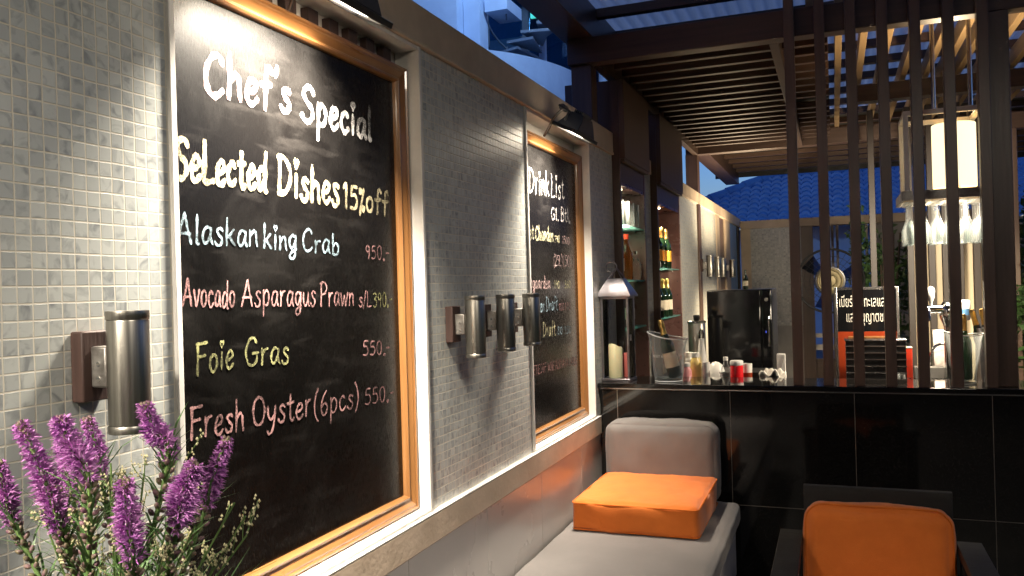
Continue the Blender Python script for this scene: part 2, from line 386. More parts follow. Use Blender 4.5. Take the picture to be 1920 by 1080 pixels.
def rbox(x0,x1,y0,y1,z0,z1, r, n=14, puff=0, wr=0, seed=0):
    # cushion: rounded, slightly domed box
    bm = bmesh.new(); bmesh.ops.create_cube(bm, size=2); bmesh.ops.subdivide_edges(bm, edges=bm.edges, cuts=n, use_grid_fill=True)
    c = Vector(((x0+x1)/2,(y0+y1)/2,(z0+z1)/2)); h = Vector(((x1-x0)/2,(y1-y0)/2,(z1-z0)/2))
    rnd = random.Random(seed); ph = [rnd.uniform(0,6) for _ in range(6)]
    vs = []
    for v in bm.verts:
        p = Vector([math.copysign(abs(a)**.72, a)*k for a, k in zip(v.co, h)])
        q = Vector([max(-k+r, min(k-r, a)) for a, k in zip(p, h)])
        d = p - q
        if d.length > 1e-6: p = q + d.normalized()*r
        u = v.co
        pf = puff*(1-u.x**4)*(1-u.y**4)*(1-u.z**4) if False else 0
        for i in range(3):
            j, k = (i+1)%3, (i+2)%3
            if abs(u[i]) > .98: p[i] += math.copysign(puff*(1-u[j]**2)*(1-u[k]**2), u[i])
        if wr:
            nn = (p-q).normalized() if (p-q).length > 1e-6 else Vector((0,0,0))
            fr = NZ.noise(p*9+Vector((seed,0,0)))*.9+NZ.noise(Vector((p.x*34,p.y*34,p.z*13))+Vector((0,seed,0)))*.55
            p += nn*fr*wr*1.6
            p += Vector((math.sin(31*p.y+ph[0]+9*p.z), math.sin(27*p.x+ph[1]+11*p.z), math.sin(24*p.x+19*p.y+ph[2])))*wr
        vs.append(p + c)
    bm.verts.ensure_lookup_table()
    fs = [tuple(v.index for v in f.verts) for f in bm.faces]
    bm.free(); return MB().add(vs, fs)
def smooth_path(pts, k=6, closed=False):
    P = [Vector(p) for p in pts]; n = len(P); out = []
    rng = range(n if closed else n-1)
    for i in rng:
        if closed: a, b, c, d = P[(i-1)%n], P[i], P[(i+1)%n], P[(i+2)%n]
        else: a, b, c, d = P[max(i-1,0)], P[i], P[i+1], P[min(i+2,n-1)]
        for j in range(k):
            t = j/k
            out.append(.5*((2*b) + (c-a)*t + (2*a-5*b+4*c-d)*t*t + (3*b-3*c+d-a)*t**3))
    if not closed: out.append(P[-1])
    return out
def text_mesh(body, size, M, name, m, parent, extrude=0, sx=1):
    c = bpy.data.curves.new('lettering', 'FONT'); c.body = body; c.size = size; c.extrude = extrude; c.resolution_u = 3
    o = bpy.data.objects.new('lettering', c); COL.objects.link(o)
    dg = bpy.context.evaluated_depsgraph_get(); me = bpy.data.meshes.new_from_object(o.evaluated_get(dg))
    bpy.data.objects.remove(o)
    b = MB(); b.add([M @ Vector((v.co.x*sx, v.co.y, v.co.z)) for v in me.vertices], [tuple(p.vertices) for p in me.polygons])
    return b.build(name, m, parent)

# ================================================================== SETTING
g = struct(B(-60,60,-30,90,-.2,0).build('ground', 'floor_stone'))

# ---- unseen wall and hedge added to keep bright sky out of reflections
tw_ = tag(B(-4,9,-7.3,-7.0,0,4.2).build('sky_block_wall','black_stained_wood',None,loc=(2.5,-7.15,0)),'unseen dark wall added behind the viewer to block sky reflections','wall')
hd = tag(B(6.5,7.0,-7,20,0,2.9).build('sky_block_hedge','leaf_green',None,loc=(6.75,6,0)),'unseen hedge block added on the far right to block low sky','hedge')
# ---- mosaic wall on the left
wall = thing('mosaic_wall', 'long grey marble mosaic wall carrying the two chalkboards', 'wall', (0,2,0))
B(-.25,-.085,-1.5,5.2,0,2.467).build('wall_core', 'plaster', wall)
for y0, y1 in ((-1.5,1.388),(2.552,3.583),(4.652,5.2)):
    B(-.085,0,y0,y1,.8743,2.4665).build('tile_panel', 'marble_mosaic', wall)
B(-.28,.012,-1.5,5.202,2.467,2.594).build('coping', 'limestone', wall, bevel=.004)
B(-.005,.019,-1.5,5.19,2.452,2.4665).build('coping_bead', 'limestone', wall, bevel=.003)
B(-.0849,.022,-1.5,4.70,.772,.869).build('sill_beam', 'limestone', wall, bevel=.004)
B(-.0848,.0222,-1.5,4.699,.8692,.8742).build('sill_edge', 'white_trim', wall, bevel=.0015)
lp = [-1.5,-.2,.42,1.06,1.71,2.36,3.005,3.65,4.30,4.715]
for a, b_ in zip(lp, lp[1:]):
    B(-.085,.012,a+.0012,b_-.0012,0,.7715).build('stone_panel', 'pale_panel', wall, bevel=.0015)
for (ya, yb) in ((1.388,2.552),(3.583,4.652)):
    m = 'white_trim'
    B(-.083,.009,ya,ya+.017,.8745,2.4515).build('niche_trim', m, wall, bevel=.002)
    B(-.083,.009,yb-.017,yb,.8745,2.4515).build('niche_trim', m, wall, bevel=.002)
    B(-.083,.006,ya+.0172,yb-.0172,2.437,2.4513).build('niche_trim', m, wall, bevel=.002)
    B(-.083,.010,ya+.0172,yb-.0172,.8745,.8855).build('niche_trim', m, wall, bevel=.002)
B(-.25,0,5.955,6.385,0,2.467).build('tile_panel', 'marble_mosaic', wall)
B(-.28,.012,5.955,6.385,2.4672,2.575).build('coping', 'limestone', wall, bevel=.004)

# far wall past the cabinets
fw = thing('far_wall', 'cream lit mosaic wall with pale coping beyond the bottle cabinets', 'wall', (0,9,0))
B(-.25,-.02,7.38,12.8,0,2.44).build('wall_core', 'plaster', fw)
B(-.02,0,7.62,10.15,.2,2.44).build('tile_panel', 'marble_mosaic', fw)
B(-.02,.012,7.38,7.62,.0,2.44).build('pilaster', 'limestone', fw, bevel=.003)
B(-.02,.012,10.15,10.42,.0,2.44).build('pilaster', 'limestone', fw, bevel=.003)
B(-.02,-.012,10.42,11.02,.0,2.44).build('dark_recess', 'dark_wood_upright', fw)
B(-.02,.012,11.02,11.5,.0,2.44).build('pilaster', 'limestone', fw, bevel=.003)
B(-.02,-.010,11.5,12.5,.0,2.44).build('blue_shutter', 'blue_roof_tile', fw)
B(-.02,.004,12.5,12.8,.0,2.44).build('dark_recess', 'black_stained_wood', fw)
B(-.28,.02,7.38,12.82,2.44,2.562).build('coping', 'limestone', fw, bevel=.004)

bw = thing('rear_wall', 'blue grey mosaic wall with stone coping across the back', 'wall', (.4,12.9,0))
B(.02,.86,12.8,13.0,0,.98).build('base_panel', 'grey_concrete', bw)
B(.02,.16,12.8,13.0,.98,2.41).build('pilaster', 'limestone', bw)
B(.16,.86,12.8,13.0,.98,2.41).build('tile_panel', 'marble_mosaic_rear', bw)
B(.02,3.2,12.78,13.02,2.41,2.53).build('coping', 'limestone', bw, bevel=.004)
B(1.80,6,12.82,12.98,0,2.40).build('side_panel', 'grey_concrete', bw)
gp = thing('garden_gate', 'dark gate with upright posts and pale gaps behind the fan', 'gate', (1.3,12.9,0))
B(.865,1.025,12.76,12.9,0,2.405).build('post', 'dark_wood_upright', gp)
for x in (1.27,1.335,1.545,1.72): B(x,x+.035,12.82,12.88,.3,2.405).build('bar', 'dark_wood_upright', gp)
B(1.026,1.79,12.84,12.87,.62,.70).build('rail', 'white_trim', gp)
B(1.026,1.79,12.84,12.87,.80,.86).build('rail', 'white_trim', gp)
B(1.026,1.79,12.81,12.885,.1,.5).build('kick_panel', 'dark_wood', gp)

# ---- blue-roofed house far behind
hs = thing('tiled_house', 'low white house with blue pantile hip roof behind the wall', 'house', (2,25,0))
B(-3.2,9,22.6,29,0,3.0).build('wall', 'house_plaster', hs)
def roof_tiles():
    b = MB()
    eave_y, ridge_y, eave_z, ridge_z = 22.0, 25.0, 2.95, 4.62
    tw, rows = .262, 11
    for r_ in range(rows):
        t0, t1 = r_/rows, (r_+1)/rows
        ya, yb = eave_y+(ridge_y-eave_y)*t0, eave_y+(ridge_y-eave_y)*t1
        za, zb = eave_z+(ridge_z-eave_z)*t0, eave_z+(ridge_z-eave_z)*t1
        xl = -3.9+3.75*t0
        xs = []; x = math.floor(xl/tw)*tw
        while x < 9.5:
            for q in range(8): xs.append(x+tw*q/8)
            x += tw
        hgt = lambda X: .075*abs(math.sin(math.pi*((X/tw)%1)))**.8
        vs = []
        for X in xs:
            h_ = hgt(X)
            vs += [(X,ya-.05,za+h_-.035), (X,ya-.05,za+h_+.055), (X,yb,zb+h_)]
        fs = []
        for i in range(len(xs)-1):
            fs += [(3*i,3*i+3,3*i+4,3*i+1), (3*i+1,3*i+4,3*i+5,3*i+2)]
        b.add(vs, fs)
    return b
roof_tiles().build('roof', 'blue_roof_tile', hs, smooth=50)
b = MB()
for i in range(9):
    a = Vector((-4.0,22.0,3.02)).lerp(Vector((-.15,25.0,4.70)), i/9); c_ = Vector((-4.0,22.0,3.02)).lerp(Vector((-.15,25.0,4.70)), (i+1.12)/9)
    b.tube([a, c_], [.15,.12], 12)
for i in range(20):
    b.tube([(-.15+i*.48,25.0,4.68), (-.15+i*.48+.53,25.0,4.68)], [.14,.115], 12)
b.build('ridge_tiles', 'blue_roof_tile', hs, smooth=50)

# ---- apartment building top left
ap = thing('apartment_building', 'white apartment block with curved parapet and spiral stair', 'building', (-4,13,0))
pts = [(-5.2,11.35),(-4.6,11.5),(-4.1,11.75),(-3.7,12.1),(-3.38,12.5),(-3.12,13.0),(-2.95,13.5),(-2.85,14.0),(-2.84,14.4)]
sp_ = smooth_path([(x,y,0) for x, y in pts], 5)
b = MB(); vs = []; fs = []
for p in sp_: vs += [(p.x,p.y,0),(p.x,p.y,5.38),(p.x-.25,p.y+.22,5.38),(p.x-.25,p.y+.22,0)]
for i in range(len(sp_)-1):
    for j in range(4): fs.append((4*i+j,4*i+(j+1)%4,4*i+4+(j+1)%4,4*i+4+j))
fs += [(0,1,2,3), tuple(4*(len(sp_)-1)+j for j in range(4))]
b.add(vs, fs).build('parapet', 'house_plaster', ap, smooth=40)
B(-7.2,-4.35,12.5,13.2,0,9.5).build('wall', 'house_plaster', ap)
B(-4.34,-4.05,12.75,13.1,5,9.5).build('column', 'house_plaster', ap)
B(-6,-2.2,15.6,16,0,9.5).build('rear_wall_face', 'stair_paint', ap)
B(-4.02,-3.62,12.9,13.6,6.25,6.45).build('balcony_slab', 'house_plaster', ap)
B(-2.98,-2.84,15.2,15.5,4,9).build('column', 'house_plaster', ap)
B(-2.70,-2.45,15.2,15.5,4,9).build('column', 'house_plaster', ap)
B(-2.25,-1.9,15.2,15.6,4,9).build('column', 'house_plaster', ap)
b = MB().tube([(-3.42,14.1,4.5),(-3.42,14.1,9)], .07, 10); b.build('stair_pole', 'house_plaster', ap, smooth=40)
for i in range(26):
    a0 = R(130+i*17); z = 4.9+i*.125
    p0 = Vector((-3.42,14.1,z)); d0 = Vector((math.cos(a0),math.sin(a0),0)); d1 = Vector((math.cos(a0+R(30)),math.sin(a0+R(30)),0))
    q = [p0+d0*.08, p0+d0*.95, p0+d1*.95, p0+d1*.08]
    MB().add([*q, *[p+Vector((0,0,.045)) for p in q]], [(0,1,2,3),(7,6,5,4),(0,4,5,1),(1,5,6,2),(2,6,7,3),(3,7,4,0)]).build('stair_tread', 'stair_paint', ap)
for i in range(12):
    a0 = R(150+i*34); z = 5.25+i*.30
    p = Vector((-3.42+math.cos(a0),14.1+math.sin(a0),z)); MB().tube([p, p+Vector((0,0,.9))], .013, 6).build('baluster', 'stair_paint', ap)
hr = [(-3.42+math.cos(R(150+i*12)),14.1+math.sin(R(150+i*12)),6.1+i*.108) for i in range(32)]
MB().tube(hr, .018, 6).build('stair_handrail', 'stair_paint', ap, smooth=60)
for x0, x1, z0, z1, m in ((-5.0,-4.2,6.5,8.8,'blue_pane'),(-4.05,-3.1,5.4,8.6,'blue_pane'),(-2.83,-2.72,5,8,'blue_pane')):
    B(x0,x1,15.2,15.22,z0,z1).build('window', m, ap)
B(-3.95,-3.78,15.0,15.05,6.75,7.6).build('lit_window', 'green_window', ap)
B(-2.44,-2.27,15.25,15.3,5.05,5.4).build('lit_window', 'green_window', ap)
MB().tube([(-5.3,12.4,8.4),(-2.2,10.6,8.6)],.03,8).build('facade_fill_arm','stair_paint',ap)  # arm, lamp and point light added to brighten the building in blue
MB().lathe([(.02,.12),(.14,0),(0,.0)],(-2.2,10.6,8.45),16).build('facade_fill','downlight',ap)
L = bpy.data.lights.new('facade_fill','POINT'); L.energy = 36; L.color = (.38,.62,1); L.shadow_soft_size = .3
lo = bpy.data.objects.new('facade_fill', L); COL.objects.link(lo); lo.location = (-2.2,10.6,8.2)
# ================================================================== PERGOLA
pg = thing('pergola', 'dark timber pergola with slatted ceiling and corrugated roof over the bar', 'pergola', (1.4,6.8,0))
B(-.155,2.6,4.80,4.90,2.948,3.10).build('front_beam', 'dark_wood', pg, bevel=.004)
B(1.47,3.6,6.80,6.92,2.95,3.075).build('middle_beam', 'dark_wood', pg, bevel=.004)
B(-.10,3.6,8.72,8.84,2.95,3.10).build('rear_beam', 'dark_wood', pg, bevel=.004)
B(-.19,.0,3.4,13.0,3.103,3.30).build('edge_beam', 'dark_wood_deep', pg, bevel=.004)
B(-.145,-.02,4.84,4.96,0,2.9475).build('post', 'dark_wood_upright', pg, bevel=.004)
B(2.038,2.145,4.80,4.92,1.0615,2.9475).build('post', 'dark_wood_upright', pg, bevel=.004)
B(-.10,.02,8.70,8.85,0,2.9495).build('post', 'dark_wood_upright', pg, bevel=.004)
B(2.75,2.87,8.70,8.85,0,2.9495).build('post', 'dark_wood_upright', pg, bevel=.004)
B(.992,1.045,4.905,8.715,2.95,3.09).build('ceiling_joist', 'dark_wood_deep', pg, bevel=.003)
B(-.02,.03,4.905,8.715,2.94,3.09).build('ceiling_joist', 'dark_wood_deep', pg, bevel=.003)
for i in range(18):
    y = 5.0+i*.208
    B(.032,.99,y,y+.045,3.0,3.05).build('slat', 'slat_wood', pg, bevel=.002)
for i in range(18):
    y = 5.0+i*.208
    if y > 6.78 and y < 6.93: continue
    B(1.047,1.30,y,y+.045,3.0,3.05).build('slat', 'slat_wood', pg, bevel=.002)
B(.032,1.30,4.905,8.71,3.0955,3.101).build('ceiling_panel', 'black_stained_wood', pg)
for x in (1.185,1.325,1.47,1.61,1.835,1.985,2.075,2.14,2.26):
    pass
for i, x in enumerate((1.19,1.34,1.485,1.63,1.79,1.945,2.06,2.16,2.32,2.5,2.7)):
    B(x,x+.042,4.905,8.90,3.103,3.215).build('rafter', 'pale_rafter', pg, bevel=.003)
for i in range(-2, 17):
    y = 4.915+i*.485
    B(-.15,4.0,y,y+.06,3.245,3.298).build('purlin', 'dark_wood', pg)
nx = int(4.4/.0127); vs = []; fs = []
for i in range(nx+1):
    x = -.28+i*.0127; z = 3.312+.009*math.sin(2*math.pi*x/.076)
    vs += [(x,3.5,z),(x,8.95,z)]
for i in range(nx): fs.append((2*i,2*i+2,2*i+3,2*i+1))
MB().add(vs, fs).build('roof_sheet', 'roof_sheet', pg, smooth=80)
B(.02,6.0,-6,3.49,3.302,3.34).build('solid_roof', 'black_stained_wood', pg)  # unseen opaque roof extended over the terrace to hold back sky light
B(-.36,4.1,9.0,13.1,3.30,3.34).build('solid_roof', 'black_stained_wood', pg)
B(-.36,4.1,13.101,13.14,3.22,3.34).build('fascia', 'black_metal', pg)

# ---- upright slats on the counter
ls = thing('lattice_screen', 'row of dark upright timber slats standing on the bar counter', 'screen', (1.5,4.76,1.0615))
for i in range(7):
    x = 1.080+i*.1525
    B(x,x+.052,4.735,4.795,1.0615,3.24).build('slat', 'dark_wood_upright', ls, bevel=.003)

# ---- bar counter
bc = thing('bar_counter', 'black polished granite bar counter with raised ledge', 'counter', (1.6,4.9,0))
B(.013,3.6,4.7165,4.775,0,1.028).build('front_panel', 'granite_tiles', bc)
B(.013,3.6,4.712,4.73,1.0282,1.034).build('steel_bead', 'satin_steel', bc)
B(.001,3.6,4.706,5.11,1.0342,1.061).build('ledge_top', 'granite_slab', bc, bevel=.003)
B(.013,3.6,4.775,5.08,0,1.028).build('carcass', 'black_stained_wood', bc)
wt = thing('worktop', 'low steel work surface behind the bar ledge', 'worktop', (1.2,5.4,0))
B(.06,2.6,5.115,5.80,.90,.93).build('top', 'satin_steel', wt, bevel=.003)
B(.08,2.58,5.14,5.78,0,.8995).build('cabinet', 'black_stained_wood', wt)

# ---- bottle cabinets
def cabinet(y0, y1, zt, zd, label, shelves):
    t = thing('bottle_cabinet', label, 'cabinet', (0,(y0+y1)/2,0))
    B(-.30,.05,y0,y0+.03,0,zt).build('side_panel', 'dark_wood_upright', t, bevel=.002)
    B(-.30,.05,y1-.03,y1,0,zt).build('side_panel', 'cabinet_lining', t, bevel=.002)
    B(-.30,-.28,y0+.03,y1-.03,0,zt).build('back_panel', 'cabinet_lining', t)
    B(-.28,.045,y0+.031,y1-.031,zd-.165,zd-.145).build('ceiling', 'cabinet_lining', t)
    B(-.28,.045,y0+.031,y1-.031,.0,.93).build('base_unit', 'dark_wood_upright', t)
    B(.028,.047,y0+.031,y1-.031,zd-.144,zd-.002).build('valance', 'dark_wood', t)
    B(.0505,.085,y0,y1+.02,zd,zt).build('door', 'door_veneer', t, bevel=.002)
    B(-.3,.0503,y0+.03,y1-.03,zt-.02,zt).build('top_panel', 'dark_wood', t)
    B(.0515,.080,y0+.005,y1,zd-.022,zd-.001).build('door_rail', 'door_veneer', t, bevel=.003)
    b = MB().lathe([(.0,0),(.028,0),(.03,-.004),(.024,-.007)], (-.03,(y0+y1)/2-.12,zd-.166), 16); b.build('downlight', 'downlight', t)
    for z in shelves:
        s_ = B(-.275,.04,y0+.034,y1-.034,z-.01,z).build('glass_shelf', 'shelf_glass', t, bevel=.001)
        for yy in (y0+.05,y1-.05): MB().tube([(-.02,yy,z-.022),(-.02,yy,z-.0105)], .007, 8).build('shelf_peg', 'chrome', t)
    for yy in (y1-.031,):
        b = MB()
        for z in [x*.12+1.05 for x in range(10)]: b.tube([(.02,yy-.002,z),(.02,yy+.001,z)], .004, 8)
        b.build('peg_hole', 'black_plastic', t)
    L = bpy.data.lights.new('shelf_spot', 'SPOT'); L.energy = 5.5; L.spot_size = R(130); L.spot_blend = .6; L.color = (1,.80,.56); L.shadow_soft_size = .03
    lo = bpy.data.objects.new('shelf_spot', L); COL.objects.link(lo); lo.location = (-.03,(y0+y1)/2-.12,zd-.185); 
    return t
cabinet(5.205,5.95,2.93,2.43, 'dark cabinet with drinking glasses on its top glass shelf', (2.02,1.66,1.34))
cabinet(6.39,7.37,2.93,2.41, 'dark cabinet with two rows of champagne bottles', (1.755,1.36))

# ================================================================== HANDWRITING
G = {
'A': (.72, [[(.0,-.02),(.18,.45),(.36,1.02)],[(.36,1.02),(.50,.5),(.66,-.02)],[(.06,.30),(.35,.33),(.62,.32)]]),
'B': (.62, [[(.1,1.0),(.09,.5),(.07,0)],[(.02,.98),(.32,1.02),(.5,.82),(.36,.58),(.12,.53)],[(.12,.53),(.42,.5),(.56,.26),(.4,.02),(.02,.0)]]),
'C': (.62, [[(.56,.80),(.46,.98),(.26,.95),(.08,.68),(.05,.34),(.16,.06),(.36,0),(.58,.16)]]),
'D': (.68, [[(.1,1.0),(.1,.5),(.08,0)],[(.0,.97),(.3,.98),(.56,.74),(.6,.42),(.4,.1),(.04,.0)]]),
'E': (.54, [[(.48,1.0),(.08,.98),(.07,.5),(.06,.02),(.5,.03)],[(.07,.52),(.4,.54)]]),
'F': (.58, [[(.08,.96),(.09,.5),(.08,-.04)],[(.02,.97),(.3,.97),(.56,1.0)],[(.09,.55),(.3,.56),(.48,.58)]]),
'G': (.68, [[(.56,.82),(.42,1.0),(.2,.9),(.05,.5),(.14,.1),(.36,.0),(.56,.16),(.58,.44)],[(.36,.43),(.66,.46)]]),
'H': (.64, [[(.06,1.0),(.08,.5),(.06,0)],[(.54,1.0),(.54,.5),(.58,0)],[(.07,.5),(.54,.54)]]),
'I': (.24, [[(.12,1.0),(.12,.5),(.11,0)]]),
'L': (.52, [[(.08,1.02),(.09,.5),(.07,.03),(.28,.0),(.52,.05)]]),
'M': (.84, [[(.04,0),(.10,.5),(.16,1.0)],[(.16,1.0),(.28,.6),(.4,.2)],[(.4,.2),(.54,.6),(.66,1.0)],[(.66,1.0),(.72,.5),(.80,0)]]),
'N': (.68, [[(.06,0),(.08,.5),(.08,1.0)],[(.08,1.0),(.3,.5),(.58,.0)],[(.58,.0),(.6,.5),(.6,1.0)]]),
'O': (.66, [[(.34,1.0),(.12,.86),(.04,.48),(.14,.1),(.34,.0),(.54,.14),(.62,.5),(.52,.88),(.32,1.0),(.28,.98)]]),
'P': (.60, [[(.1,1.0),(.1,.5),(.08,-.05)],[(.0,.94),(.3,1.02),(.54,.84),(.44,.56),(.1,.46)]]),
'R': (.64, [[(.1,1.0),(.1,.5),(.08,0)],[(.02,.96),(.34,1.0),(.52,.8),(.4,.56),(.12,.5)],[(.24,.5),(.42,.24),(.6,0)]]),
'S': (.58, [[(.54,.84),(.42,1.0),(.2,.96),(.1,.76),(.26,.56),(.46,.42),(.5,.2),(.34,.02),(.12,.04),(.02,.18)]]),
'T': (.60, [[(.0,.97),(.3,.98),(.6,1.0)],[(.3,.98),(.3,.5),(.28,0)]]),
'V': (.62, [[(.02,1.0),(.16,.5),(.3,.0)],[(.3,.0),(.44,.5),(.6,1.0)]]),
'W': (.86, [[(.02,1.0),(.12,.5),(.22,.0)],[(.22,.0),(.32,.4),(.42,.8)],[(.42,.8),(.52,.4),(.62,.0)],[(.62,.0),(.74,.5),(.84,1.0)]]),
'a': (.50, [[(.42,.52),(.26,.60),(.1,.46),(.05,.2),(.14,.02),(.28,.08),(.40,.34),(.43,.56)],[(.43,.56),(.41,.2),(.50,.0)]]),
'b': (.50, [[(.08,1.02),(.08,.5),(.08,.02)],[(.08,.36),(.26,.58),(.42,.44),(.44,.2),(.3,.0),(.08,.04)]]),
'c': (.44, [[(.38,.48),(.26,.60),(.1,.46),(.05,.22),(.16,.0),(.3,.02),(.42,.14)]]),
'd': (.52, [[(.40,.48),(.26,.60),(.1,.48),(.05,.22),(.14,.02),(.28,.08),(.42,.34)],[(.46,1.04),(.43,.5),(.44,.02),(.52,.0)]]),
'e': (.46, [[(.07,.28),(.26,.32),(.40,.44),(.32,.60),(.16,.54),(.06,.28),(.12,.04),(.28,.0),(.44,.14)]]),
'f': (.42, [[(.44,.92),(.34,1.06),(.22,.94),(.20,.5),(.18,-.08)],[(.02,.56),(.20,.57),(.40,.60)]]),
'g': (.50, [[(.40,.52),(.26,.60),(.1,.48),(.06,.24),(.16,.06),(.3,.14),(.42,.40)],[(.44,.58),(.43,.1),(.38,-.26),(.22,-.38),(.06,-.26),(.2,-.1),(.48,.02)]]),
'h': (.52, [[(.08,1.04),(.09,.5),(.07,.0)],[(.09,.36),(.26,.58),(.40,.48),(.42,.2),(.46,.0)]]),
'i': (.24, [[(.12,.58),(.12,.28),(.12,.0)],[(.12,.74),(.03,.90),(.08,.97),(.13,.90),(.19,.97),(.22,.88),(.12,.74)]]),
'k': (.50, [[(.08,1.02),(.08,.5),(.07,.0)],[(.42,.60),(.26,.42),(.10,.28)],[(.18,.34),(.32,.16),(.48,.0)]]),
'l': (.22, [[(.10,1.04),(.10,.5),(.10,.03),(.2,.0)]]),
'm': (.74, [[(.06,.58),(.08,.3),(.06,0)],[(.08,.36),(.22,.58),(.34,.46),(.34,0)],[(.35,.36),(.50,.58),(.62,.46),(.66,0)]]),
'n': (.50, [[(.06,.58),(.08,.3),(.06,0)],[(.08,.34),(.26,.58),(.38,.48),(.40,.2),(.46,0)]]),
'o': (.48, [[(.24,.60),(.08,.48),(.05,.24),(.16,.02),(.32,.04),(.43,.28),(.38,.52),(.22,.60),(.19,.58)]]),
'p': (.50, [[(.08,.60),(.09,.2),(.07,-.40)],[(.09,.40),(.26,.60),(.42,.46),(.42,.20),(.28,.02),(.09,.08)]]),
'r': (.40, [[(.06,.58),(.09,.3),(.07,0)],[(.09,.34),(.2,.54),(.36,.58)]]),
's': (.42, [[(.38,.52),(.26,.60),(.12,.50),(.22,.34),(.36,.22),(.30,.02),(.12,.0),(.02,.12)]]),
't': (.40, [[(.20,.94),(.19,.5),(.20,.06),(.32,.0),(.40,.08)],[(.02,.62),(.2,.62),(.38,.66)]]),
'u': (.50, [[(.06,.58),(.06,.2),(.18,.0),(.34,.14),(.42,.4)],[(.43,.58),(.42,.2),(.50,.0)]]),
'v': (.46, [[(.03,.58),(.12,.28),(.22,.0)],[(.22,.0),(.34,.3),(.44,.60)]]),
'w': (.66, [[(.03,.58),(.09,.28),(.17,.0)],[(.17,.0),(.26,.26),(.33,.48)],[(.33,.48),(.40,.24),(.47,.0)],[(.47,.0),(.56,.3),(.64,.60)]]),
'y': (.50, [[(.05,.58),(.08,.26),(.24,.12),(.40,.30)],[(.45,.58),(.40,.1),(.30,-.24),(.14,-.38),(.02,-.28)]]),
'0': (.50, [[(.25,1.0),(.08,.82),(.05,.4),(.18,.02),(.36,.08),(.45,.5),(.38,.9),(.22,1.0)]]),
'1': (.30, [[(.02,.80),(.18,1.0),(.18,.5),(.17,0)]]),
'2': (.50, [[(.06,.8),(.24,1.0),(.42,.82),(.3,.45),(.04,.02),(.48,.05)]]),
'3': (.48, [[(.06,.92),(.28,1.0),(.40,.78),(.18,.54)],[(.18,.54),(.42,.44),(.40,.1),(.2,.0),(.04,.12)]]),
'5': (.50, [[(.44,1.0),(.14,.97),(.10,.60)],[(.10,.60),(.34,.62),(.46,.34),(.32,.04),(.04,.06)]]),
'6': (.48, [[(.38,.98),(.16,.7),(.06,.3),(.2,.0),(.38,.12),(.42,.36),(.26,.48),(.08,.34)]]),
'7': (.46, [[(.02,.96),(.44,.98),(.3,.5),(.16,0)]]),
'8': (.50, [[(.42,.86),(.24,1.0),(.10,.82),(.26,.56),(.44,.28),(.26,.0),(.06,.22),(.24,.52),(.42,.86)]]),
'9': (.48, [[(.40,.84),(.22,1.0),(.06,.78),(.16,.54),(.34,.6),(.41,.86),(.38,.4),(.32,.0)]]),
"'": (.16, [[(.12,1.06),(.10,.92),(.05,.82)]]),
'.': (.22, [[(.10,.10),(.04,.02),(.12,-.06),(.18,.04),(.10,.10)]]),
'-': (.30, [[(.02,.52),(.16,.52),(.30,.54)]]),
'%': (.34, [[(.06,.92),(.02,.8),(.09,.72),(.14,.84),(.06,.92)],[(.28,.92),(.16,.4),(.04,-.18)],[(.24,.18),(.20,.06),(.28,.0),(.32,.12),(.24,.18)]]),
'/': (.30, [[(.30,1.05),(.16,.5),(.0,-.1)]]),
'(': (.26, [[(.24,1.1),(.10,.85),(.02,.5),(.06,.1),(.22,-.18)]]),
')': (.26, [[(.02,1.1),(.16,.85),(.24,.5),(.18,.1),(.04,-.18)]]),
}
def write(word, p0, p1, h, w, color, board, X, slant=.05):
    rnd = random.Random(word + str(p0))
    gap = .09
    tot = sum(G[c][0]+gap for c in word) - gap
    sx = (p1[0]-p0[0])/tot; dz = (p1[1]-p0[1])/(p1[0]-p0[0])
    b = MB(); pen = 0; n = 0
    for ch in word:
        wd, strokes = G[ch]; jy = rnd.uniform(-.03,.03)*h; js = rnd.uniform(.95,1.05)
        for si_, st in enumerate(strokes):
            w_ = w*.5 if (ch == 'i' and si_ == 1) else w
            pts = smooth_path([(0, (pen+x)*sx + slant*y*h, y*h*js+jy) for x, y in st], 5)
            # drop doubles and widen towards the middle of the stroke
            P = [pts[0]] + [q for k, q in enumerate(pts[1:]) if (q-pts[k]).length > 1e-5]
            vs = []; N = len(P)
            for i, p in enumerate(P):
                d = (P[min(i+1,N-1)]-P[max(i-1,0)]);
                if d.length < 1e-7: d = Vector((0,1,0))
                d.normalize(); nrm = Vector((0,-d.z,d.y))
                ww = w_*.42*(1+.16*math.sin(i*.9+pen*7)+rnd.uniform(-.12,.12))
                if i in (0,N-1): ww *= .62; p = p + d*(w*.28 if i else -w*.28)
                n += 1; xo = X + n*4e-6
                for s in (-1,1):
                    q = p + nrm*ww*s
                    vs.append((xo, p0[0]+q.y, p0[1]+q.z+dz*q.y))
            b.add(vs, [(2*i,2*i+1,2*i+3,2*i+2) for i in range(N-1)])
        pen += wd+gap
    return b.build('chalk_word', color, board)
def frame_profile(y0, y1, z0, z1, X, board):
    # mitred gilt moulding
    prof = [(0,-.028),(.0,.012),(.004,.018),(.010,.019),(.014,.014),(.020,.015),(.034,.006),(.040,.004),(.043,.008),(.049,.009),(.053,.003),(.056,-.004),(.056,-.028)]
    k = len(prof)
    cs = [(y0,z0,1,1),(y1,z0,-1,1),(y1,z1,-1,-1),(y0,z1,1,-1)]
    rings = [[(X+d, cy+sy*u, cz+sz*u) for u, d in prof] for cy, cz, sy, sz in cs]
    for i in range(4):
        a, c = rings[i], rings[(i+1)%4]
        b = MB(); b.add(a+c, [(j,(j+1)%k,k+(j+1)%k,k+j) for j in range(k)] + [tuple(range(k)), tuple(range(2*k-1,k-1,-1))])
        b.build('frame_rail', 'gilt_wood' if i in (0,2) else 'gilt_wood_upright', board, smooth=30)

